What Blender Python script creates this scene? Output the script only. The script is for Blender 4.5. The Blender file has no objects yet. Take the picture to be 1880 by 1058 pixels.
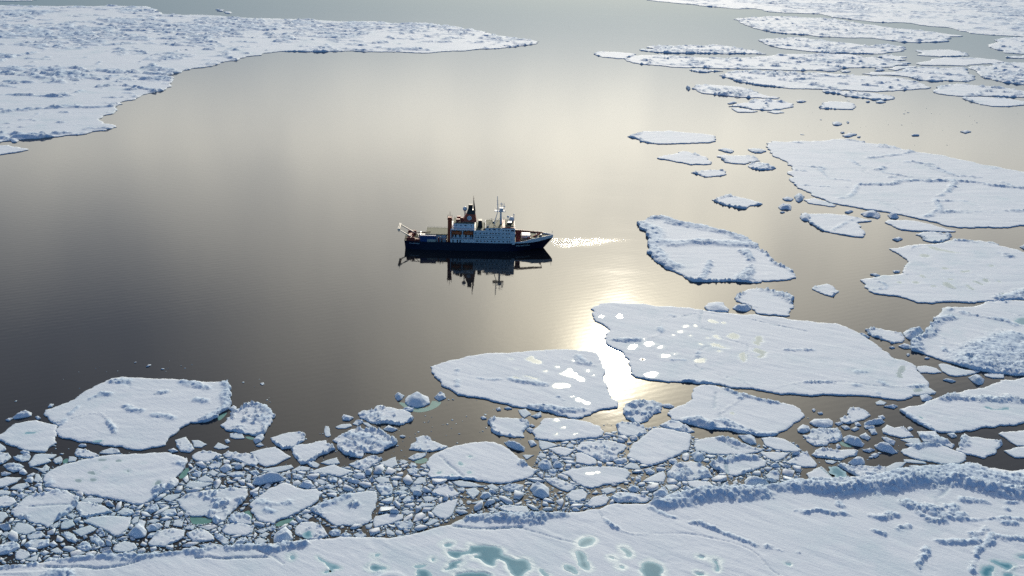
import bpy, math, random
import numpy as np
from mathutils import Vector, Matrix, Euler
from mathutils.geometry import delaunay_2d_cdt
from mathutils.kdtree import KDTree

R = math.radians
scene = bpy.context.scene
col = scene.collection
rng = np.random.default_rng(11)
random.seed(4)

# ---------------------------------------------------------------- camera, sky, sun, exposure
CAM_H, PITCH, ROLL, FPX = 258.0, R(19.3), R(1.7), 2000.0
cam_d = bpy.data.cameras.new('camera')
cam_d.sensor_width = 36.0
cam_d.lens = 36.0 * FPX / 1880.0
cam_d.clip_start, cam_d.clip_end = 1.0, 60000.0
cam = bpy.data.objects.new('camera', cam_d)
col.objects.link(cam)
CAM_M = Matrix.Rotation(math.pi / 2 - PITCH, 4, 'X') @ Matrix.Rotation(ROLL, 4, 'Z')
cam.matrix_world = Matrix.Translation((0, 0, CAM_H)) @ CAM_M
scene.camera = cam
MR = np.array(CAM_M.to_3x3())


def ray(px, py):
    d = MR @ np.array([(px - 940) / FPX, -(py - 529) / FPX, -1.0])
    return d / np.linalg.norm(d)


def ground(pts, z=0.0):
    p = np.atleast_2d(np.asarray(pts, float))
    d = np.c_[(p[:, 0] - 940) / FPX, -(p[:, 1] - 529) / FPX, -np.ones(len(p))] @ MR.T
    t = (z - CAM_H) / d[:, 2]
    return d[:, :2] * t[:, None]


def pixel(pts, z=0.0):
    p = np.atleast_2d(np.asarray(pts, float))
    v = np.c_[p[:, 0], p[:, 1], np.full(len(p), z - CAM_H)] @ MR
    return np.c_[940 + FPX * v[:, 0] / -v[:, 2], 529 - FPX * v[:, 1] / -v[:, 2]]


SUN_DIR = ray(1132, 655) * np.array([1, 1, -1])          # towards the sun: mirrored glint on the flat sea
SUN_EL = math.asin(SUN_DIR[2])
SUN_AZ = math.atan2(SUN_DIR[0], SUN_DIR[1])

world = bpy.data.worlds.new('World')
scene.world = world
world.use_nodes = True
wt = world.node_tree
wt.nodes.clear()


def wn(kind, **kw):
    n = wt.nodes.new(kind)
    for k, v in kw.items():
        setattr(n, k, v)
    return n


def wmath(op, a, b=None, c=None):
    n = wn('ShaderNodeMath', operation=op)
    for i, x in enumerate((a, b, c)):
        if x is None:
            continue
        if isinstance(x, (int, float)):
            n.inputs[i].default_value = x
        else:
            wt.links.new(x, n.inputs[i])
    return n.outputs[0]


sky = wn('ShaderNodeTexSky', sky_type='NISHITA', sun_disc=False)
sky.sun_elevation, sky.sun_rotation = SUN_EL, SUN_AZ
sky.altitude, sky.air_density, sky.dust_density, sky.ozone_density = 0, 1.0, 0.6, 2.0
tc = wn('ShaderNodeTexCoord')
dirn = tc.outputs['Generated']
dot = wn('ShaderNodeVectorMath', operation='DOT_PRODUCT')
wt.links.new(dirn, dot.inputs[0])
dot.inputs[1].default_value = tuple(SUN_DIR)
dot_v = dot.outputs['Value']
bg1 = wn('ShaderNodeBackground')
bg1.inputs['Strength'].default_value = 0.055
tint = wn('ShaderNodeMix', data_type='RGBA', blend_type='MULTIPLY')
tint.inputs[0].default_value = 1.0
wt.links.new(sky.outputs[0], tint.inputs[6])
# the sky away from the sun is a deep clear blue
back = wmath('MINIMUM', wmath('MAXIMUM', wmath('DIVIDE', wmath('SUBTRACT', 0.86, dot_v), 0.6), 0.0), 1.0)
tmix = wn('ShaderNodeMix', data_type='RGBA')
wt.links.new(back, tmix.inputs[0])
tmix.inputs[6].default_value = (0.72, 0.86, 1.10, 1)
tmix.inputs[7].default_value = (0.39, 1.04, 1.72, 1)
wt.links.new(tmix.outputs[2], tint.inputs[7])
wt.links.new(tint.outputs[2], bg1.inputs['Color'])
ang = wmath('MULTIPLY', wmath('ARCCOSINE', wmath('MINIMUM', dot.outputs['Value'], 0.999999)), 180 / math.pi)   # degrees from the sun
sep = wn('ShaderNodeSeparateXYZ')
wt.links.new(dirn, sep.inputs[0])
elev = wmath('MULTIPLY', wmath('ARCSINE', sep.outputs['Z']), 180 / math.pi)
azim = wmath('MULTIPLY', wmath('ARCTAN2', sep.outputs['X'], sep.outputs['Y']), 180 / math.pi)
# thin bright cloud in front of and around the sun, fading into haze low over the horizon
aur = wmath('DIVIDE', 10.4, wmath('MAXIMUM', ang, 0.35))
core = wmath('DIVIDE', 75.0, wmath('POWER', wmath('ADD', ang, 0.6), 3.0))
cv = wn('ShaderNodeCombineXYZ')
wt.links.new(wmath('MULTIPLY', azim, 0.11), cv.inputs[0])
wt.links.new(wmath('MULTIPLY', elev, 0.05), cv.inputs[1])
nz = wn('ShaderNodeTexNoise')
nz.inputs['Scale'].default_value = 1.7
nz.inputs['Detail'].default_value = 3.0
nz.inputs['Roughness'].default_value = 0.45
wt.links.new(cv.outputs[0], nz.inputs['Vector'])
cloud = wmath('MULTIPLY', wmath('SUBTRACT', nz.outputs['Fac'], 0.5), 2.0)
tl_ = wmath('MINIMUM', wmath('MAXIMUM', wmath('DIVIDE', wmath('SUBTRACT', elev, 4.3), 8.0), 0.0), 1.0)
lowf = wmath('MULTIPLY', wmath('MULTIPLY', tl_, tl_), wmath('SUBTRACT', 3.0, wmath('MULTIPLY', tl_, 2.0)))
side = wmath('POWER', wmath('MAXIMUM', wmath('MULTIPLY', wmath('ADD', dot.outputs['Value'], 1.0), 0.5), 0.0), 5.0)
glow = wmath('ADD', wmath('ADD', aur, core), wmath('MULTIPLY', side, 1.05))
glow = wmath('MULTIPLY', wmath('MULTIPLY', glow, lowf), wmath('ADD', 1.0, wmath('MULTIPLY', cloud, 0.36)))
# a dark cloud bank stands to the left of the sun above the pale layer
dark = wmath('MULTIPLY', wmath('MINIMUM', wmath('MAXIMUM', wmath('DIVIDE', wmath('SUBTRACT', -6.0 + math.degrees(SUN_AZ), azim), 21.0), 0.0), 1.0),
             wmath('MINIMUM', wmath('MAXIMUM', wmath('DIVIDE', wmath('SUBTRACT', elev, 12.0), 8.5), 0.0), 1.0))
glow = wmath('MULTIPLY', glow, wmath('SUBTRACT', 1.0, wmath('MULTIPLY', dark, 0.74)))
dark_r = wmath('MULTIPLY', wmath('MINIMUM', wmath('MAXIMUM', wmath('DIVIDE', wmath('SUBTRACT', azim, 7.0 + math.degrees(SUN_AZ)), 12.0), 0.0), 1.0),
               wmath('MINIMUM', wmath('MAXIMUM', wmath('DIVIDE', wmath('SUBTRACT', elev, 16.0), 8.0), 0.0), 1.0))
glow = wmath('MULTIPLY', glow, wmath('SUBTRACT', 1.0, wmath('MULTIPLY', dark_r, 0.75)))
up = wmath('GREATER_THAN', elev, -0.5)
bg2 = wn('ShaderNodeBackground')
bg2.inputs['Color'].default_value = (1.08, 0.97, 0.715, 1)
wt.links.new(wmath('MULTIPLY', glow, up), bg2.inputs['Strength'])
add = wn('ShaderNodeAddShader')
wt.links.new(bg1.outputs[0], add.inputs[0])
wt.links.new(bg2.outputs[0], add.inputs[1])
wo = wn('ShaderNodeOutputWorld')
wt.links.new(add.outputs[0], wo.inputs[0])
world.cycles.sampling_method = 'MANUAL'
world.cycles.sample_map_resolution = 2048

sun_l = bpy.data.lights.new('sun', 'SUN')
sun_l.energy = 2.75
sun_l.angle = R(0.5)
sun_l.color = (1.0, 0.90, 0.74)
sun = bpy.data.objects.new('sun', sun_l)
col.objects.link(sun)
sun.rotation_euler = Vector(SUN_DIR).to_track_quat('Z', 'Y').to_euler()
sun.location = (300, 2000, 900)

scene.view_settings.view_transform = 'Standard'
scene.view_settings.look = 'None'
scene.view_settings.exposure = 0.0
scene.view_settings.gamma = 1.0
scene.cycles.use_denoising = False
scene.cycles.max_bounces = 6
scene.cycles.diffuse_bounces = 3
scene.cycles.glossy_bounces = 3
scene.cycles.sample_clamp_indirect = 6.0
scene.cycles.caustics_reflective = False


# ---------------------------------------------------------------- helpers
def tag(o, label=None, cat=None, group=None, kind=None):
    for k, v in (('label', label), ('category', cat), ('group', group), ('kind', kind)):
        if v:
            o[k] = v
    return o


class NT:
    """node tree shorthand"""
    def __init__(self, name):
        self.m = bpy.data.materials.new(name)
        self.m.use_nodes = True
        self.t = self.m.node_tree
        self.p = self.t.nodes['Principled BSDF']

    def n(self, kind, **kw):
        n = self.t.nodes.new(kind)
        for k, v in kw.items():
            if k.startswith('i_'):
                n.inputs[k[2:].replace('_', ' ')].default_value = v
            else:
                setattr(n, k, v)
        return n

    def l(self, a, b):
        self.t.links.new(a, b)

    def math(self, op, a, b=None):
        n = self.n('ShaderNodeMath', operation=op)
        for i, x in enumerate((a, b)):
            if x is None:
                continue
            if isinstance(x, (int, float)):
                n.inputs[i].default_value = x
            else:
                self.l(x, n.inputs[i])
        return n.outputs[0]

    def mix(self, f, a, b):
        n = self.n('ShaderNodeMix', data_type='RGBA')
        for s, x in ((0, f), (6, a), (7, b)):
            if isinstance(x, (int, float, tuple)):
                n.inputs[s].default_value = x if not isinstance(x, tuple) else x + (1,) * (4 - len(x))
            else:
                self.l(x, n.inputs[s])
        return n.outputs[2]

    def ramp(self, v, a, b):
        n = self.n('ShaderNodeMapRange')
        self.l(v, n.inputs[0])
        n.inputs[1].default_value, n.inputs[2].default_value = a, b
        return n.outputs[0]

    def noise(self, scale, detail=4.0, rough=0.55, vec=None):
        n = self.n('ShaderNodeTexNoise', i_Scale=scale, i_Detail=detail, i_Roughness=rough)
        if vec is not None:
            self.l(vec, n.inputs['Vector'])
        return n.outputs['Fac']


def plain(name, c, rough=0.5, metal=0.0, var=0.12):
    t = NT(name)
    pos = t.n('ShaderNodeTexCoord').outputs['Object']
    f = t.noise(0.5, 5.0, 0.6, pos)
    t.l(t.mix(t.math('MULTIPLY', f, 1.0), tuple(x * (1 - var) for x in c), tuple(min(1, x * (1 + var)) for x in c)), t.p.inputs['Base Color'])
    t.p.inputs['Roughness'].default_value = rough
    t.p.inputs['Metallic'].default_value = metal
    return t.m


# ---------------------------------------------------------------- materials of the setting
def snow_material(name, base, ice):
    t = NT(name)
    pos = t.n('ShaderNodeNewGeometry').outputs['Position']
    wet = t.n('ShaderNodeAttribute', attribute_name='wet').outputs['Fac']
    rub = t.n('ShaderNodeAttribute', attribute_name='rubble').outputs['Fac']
    sepx = t.n('ShaderNodeSeparateXYZ')
    t.l(pos, sepx.inputs[0])
    big = t.math('MULTIPLY', t.ramp(t.noise(0.035, 6.0, 0.65, pos), 0.46, 0.72), t.ramp(t.noise(0.009, 3.0, 0.5, pos), 0.38, 0.62))
    c = t.mix(t.math('MULTIPLY', big, 0.85), base, ice)
    c = t.mix(t.math('MULTIPLY', wet, 0.8), c, (0.47, 0.645, 0.71))
    c = t.mix(t.math('MULTIPLY', t.math('MINIMUM', rub, 1.0), 0.55), c, (0.42, 0.61, 0.80))  # blue ice tint, deepened so the colour carries shade of the piled blocks
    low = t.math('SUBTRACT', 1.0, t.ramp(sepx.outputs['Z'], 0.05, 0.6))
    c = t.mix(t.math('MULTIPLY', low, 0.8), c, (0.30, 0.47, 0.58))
    t.l(c, t.p.inputs['Base Color'])
    t.l(t.math('SUBTRACT', 0.75, t.math('MULTIPLY', wet, 0.25)), t.p.inputs['Roughness'])
    t.p.inputs['Specular IOR Level'].default_value = 0.25
    # wind packed snow: low streaks running across the floes
    mp = t.n('ShaderNodeMapping', vector_type='TEXTURE')
    mp.inputs['Rotation'].default_value = (0, 0, R(-33))
    mp.inputs['Scale'].default_value = (12.0, 2.0, 2.0)
    t.l(pos, mp.inputs[0])
    h = t.math('ADD', t.math('MULTIPLY', t.noise(1.0, 6.0, 0.65, mp.outputs[0]), 0.34), t.math('MULTIPLY', t.noise(0.9, 5.0, 0.65, pos), 0.22))
    b = t.n('ShaderNodeBump', i_Strength=0.55, i_Distance=1.0)
    t.l(h, b.inputs['Height'])
    t.l(b.outputs[0], t.p.inputs['Normal'])
    return t.m


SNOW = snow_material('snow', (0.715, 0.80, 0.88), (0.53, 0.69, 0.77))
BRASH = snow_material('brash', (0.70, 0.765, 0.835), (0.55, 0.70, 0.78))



def pond_material(name, pale, mid, deep, rough):
    t = NT(name)
    p = t.n('ShaderNodeNewGeometry').outputs['Position']
    d = t.n('ShaderNodeAttribute', attribute_name='deep').outputs['Fac']
    c = t.mix(t.noise(0.12, 5.0, 0.65, p), deep, mid)
    t.l(t.mix(t.math('ADD', d, t.math('MULTIPLY', t.math('SUBTRACT', t.noise(0.5, 4.0, 0.6, p), 0.5), 0.5)), pale, c), t.p.inputs['Base Color'])
    t.p.inputs['Roughness'].default_value = rough
    t.p.inputs['IOR'].default_value = 1.33
    return t.m


POND = pond_material('melt_pond_water', (0.34, 0.58, 0.66), (0.07, 0.31, 0.42), (0.02, 0.18, 0.27), 0.12)
GREYPOND = pond_material('grey_pond_water', (0.40, 0.52, 0.55), (0.26, 0.38, 0.41), (0.14, 0.26, 0.29), 0.14)
tm = NT('awash_ice')
pv = tm.n('ShaderNodeNewGeometry').outputs['Position']
tm.l(tm.mix(tm.noise(0.4, 4.0, 0.6, pv), (0.06, 0.20, 0.18), (0.17, 0.40, 0.36)), tm.p.inputs['Base Color'])
tm.p.inputs['Roughness'].default_value = 0.1
tm.p.inputs['IOR'].default_value = 1.33
AWASH = tm.m

# the sea: dark, calm, with faint ripples and one ruffled streak off the ship's bow
tm = NT('sea_water')
pos = tm.n('ShaderNodeNewGeometry').outputs['Position']
tm.p.inputs['Base Color'].default_value = (0.013, 0.014, 0.016, 1)
tm.p.inputs['IOR'].default_value = 1.333
w0, w1 = ground([(1012, 447)])[0], ground([(1172, 439)])[0]
mp = tm.n('ShaderNodeMapping', vector_type='TEXTURE')
mp.inputs['Location'].default_value = (*w0, 0)
mp.inputs['Rotation'].default_value = (0, 0, math.atan2(w1[1] - w0[1], w1[0] - w0[0]))
mp.inputs['Scale'].default_value = (float(np.hypot(*(w1 - w0))), 24.0, 1)
tm.l(pos, mp.inputs[0])
sp = tm.n('ShaderNodeSeparateXYZ')
tm.l(mp.outputs[0], sp.inputs[0])
fx = tm.math('MULTIPLY', tm.ramp(sp.outputs['X'], -0.02, 0.10), tm.math('SUBTRACT', 1.0, tm.ramp(sp.outputs['X'], 0.0, 1.05)))
lim = tm.math('SUBTRACT', 1.0, tm.math('ABSOLUTE', sp.outputs['Y']))
mpn = tm.n('ShaderNodeMapping')
mpn.inputs['Scale'].default_value = (0.07, 0.13, 1)
tm.l(pos, mpn.inputs[0])
frag = tm.math('MULTIPLY', tm.math('SUBTRACT', tm.noise(1.0, 6.0, 0.7, mpn.outputs[0]), 0.5), 0.9)
taper = tm.math('ADD', tm.math('ADD', 0.18, tm.math('MULTIPLY', sp.outputs['X'], 0.42)), frag)
fy = tm.ramp(tm.math('SUBTRACT', lim, taper), 0.0, 0.8)
streak = tm.math('MULTIPLY', tm.math('MULTIPLY', fx, fy), tm.math('ADD', 0.35, tm.math('MULTIPLY', tm.ramp(tm.noise(4.0, 6.0, 0.8, mpn.outputs[0]), 0.38, 0.62), 0.75)))
mpw = tm.n('ShaderNodeMapping')
mpw.inputs['Scale'].default_value = (0.006, 0.02, 1)
tm.l(pos, mpw.inputs[0])
patch = tm.ramp(tm.noise(1.0, 4.0, 0.6, mpw.outputs[0]), 0.45, 0.75)
tm.l(tm.math('ADD', tm.math('ADD', 0.035, tm.math('MULTIPLY', patch, 0.02)), tm.math('MULTIPLY', streak, tm.math('SUBTRACT', 0.040, tm.math('MULTIPLY', sp.outputs['X'], 0.018)))), tm.p.inputs['Roughness'])
wv = tm.n('ShaderNodeTexWave', i_Scale=0.055, i_Distortion=3.0, i_Detail=2.0)
wv.inputs['Detail Scale'].default_value = 0.6
mpr = tm.n('ShaderNodeMapping')
mpr.inputs['Rotation'].default_value = (0, 0, R(62))
tm.l(pos, mpr.inputs[0])
tm.l(mpr.outputs[0], wv.inputs['Vector'])
hh = tm.math('ADD', tm.math('MULTIPLY', tm.noise(0.16, 4.0, 0.6, pos), 0.024), tm.math('MULTIPLY', wv.outputs['Fac'], 0.004))
hh = tm.math('ADD', hh, tm.math('MULTIPLY', tm.math('MULTIPLY', streak, tm.noise(2.5, 5.0, 0.7, mpn.outputs[0])), 0.28))
bm_ = tm.n('ShaderNodeBump', i_Strength=1.0, i_Distance=1.0)
tm.l(hh, bm_.inputs['Height'])
tm.l(bm_.outputs[0], tm.p.inputs['Normal'])
SEA = tm.m


def mesh_object(name, verts, faces, mat, parent=None, smooth=False):
    me = bpy.data.meshes.new(name)
    me.from_pydata([tuple(v) for v in verts], [], [tuple(f) for f in faces])
    me.materials.append(mat)
    if smooth:
        me.shade_smooth()
    me.update()
    o = bpy.data.objects.new(name, me)
    col.objects.link(o)
    if parent:
        o.parent = parent
    return o


sea = mesh_object('sea', [(-30000, -3000, 0), (30000, -3000, 0), (30000, 50000, 0), (-30000, 50000, 0)], [(0, 1, 2, 3)], SEA)
tag(sea, 'calm dark sea with a pale sky mirrored in it', 'water', kind='structure')
# ---------------------------------------------------------------- outlines
# each sheet of ice: id, survey tile, style letters | outline | label | short phrase
# styles: c chunk, b tall block, r rubbly rim, R rubble all over, n ridge network, N dense network, s smooth
TILES = {'-': (0, 0, 1.0), 'A': (0, 0, 3.615), 'B': (500, 0, 3.615), 'C': (1060, 0, 4.41), 'D': (1460, 0, 4.41),
         'E': (1060, 220, 4.41), 'F': (1460, 220, 4.41), 'G': (1060, 440, 4.41), 'H': (1460, 440, 4.41),
         'I': (1060, 660, 4.41), 'J': (1460, 660, 4.41), 'K': (1060, 840, 4.476), 'L': (1460, 840, 4.476),
         'M': (0, 660, 4.947), 'N': (0, 840, 4.853), 'O': (360, 660, 4.947), 'P': (360, 840, 4.853),
         'Q': (720, 620, 4.408), 'R': (720, 840, 4.853), 'W': (0, 780, 7.231), 'X': (1060, 780, 7.231), 'Y': (1300, 780, 7.231), 'Z': (860, 780, 7.231)}
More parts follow.
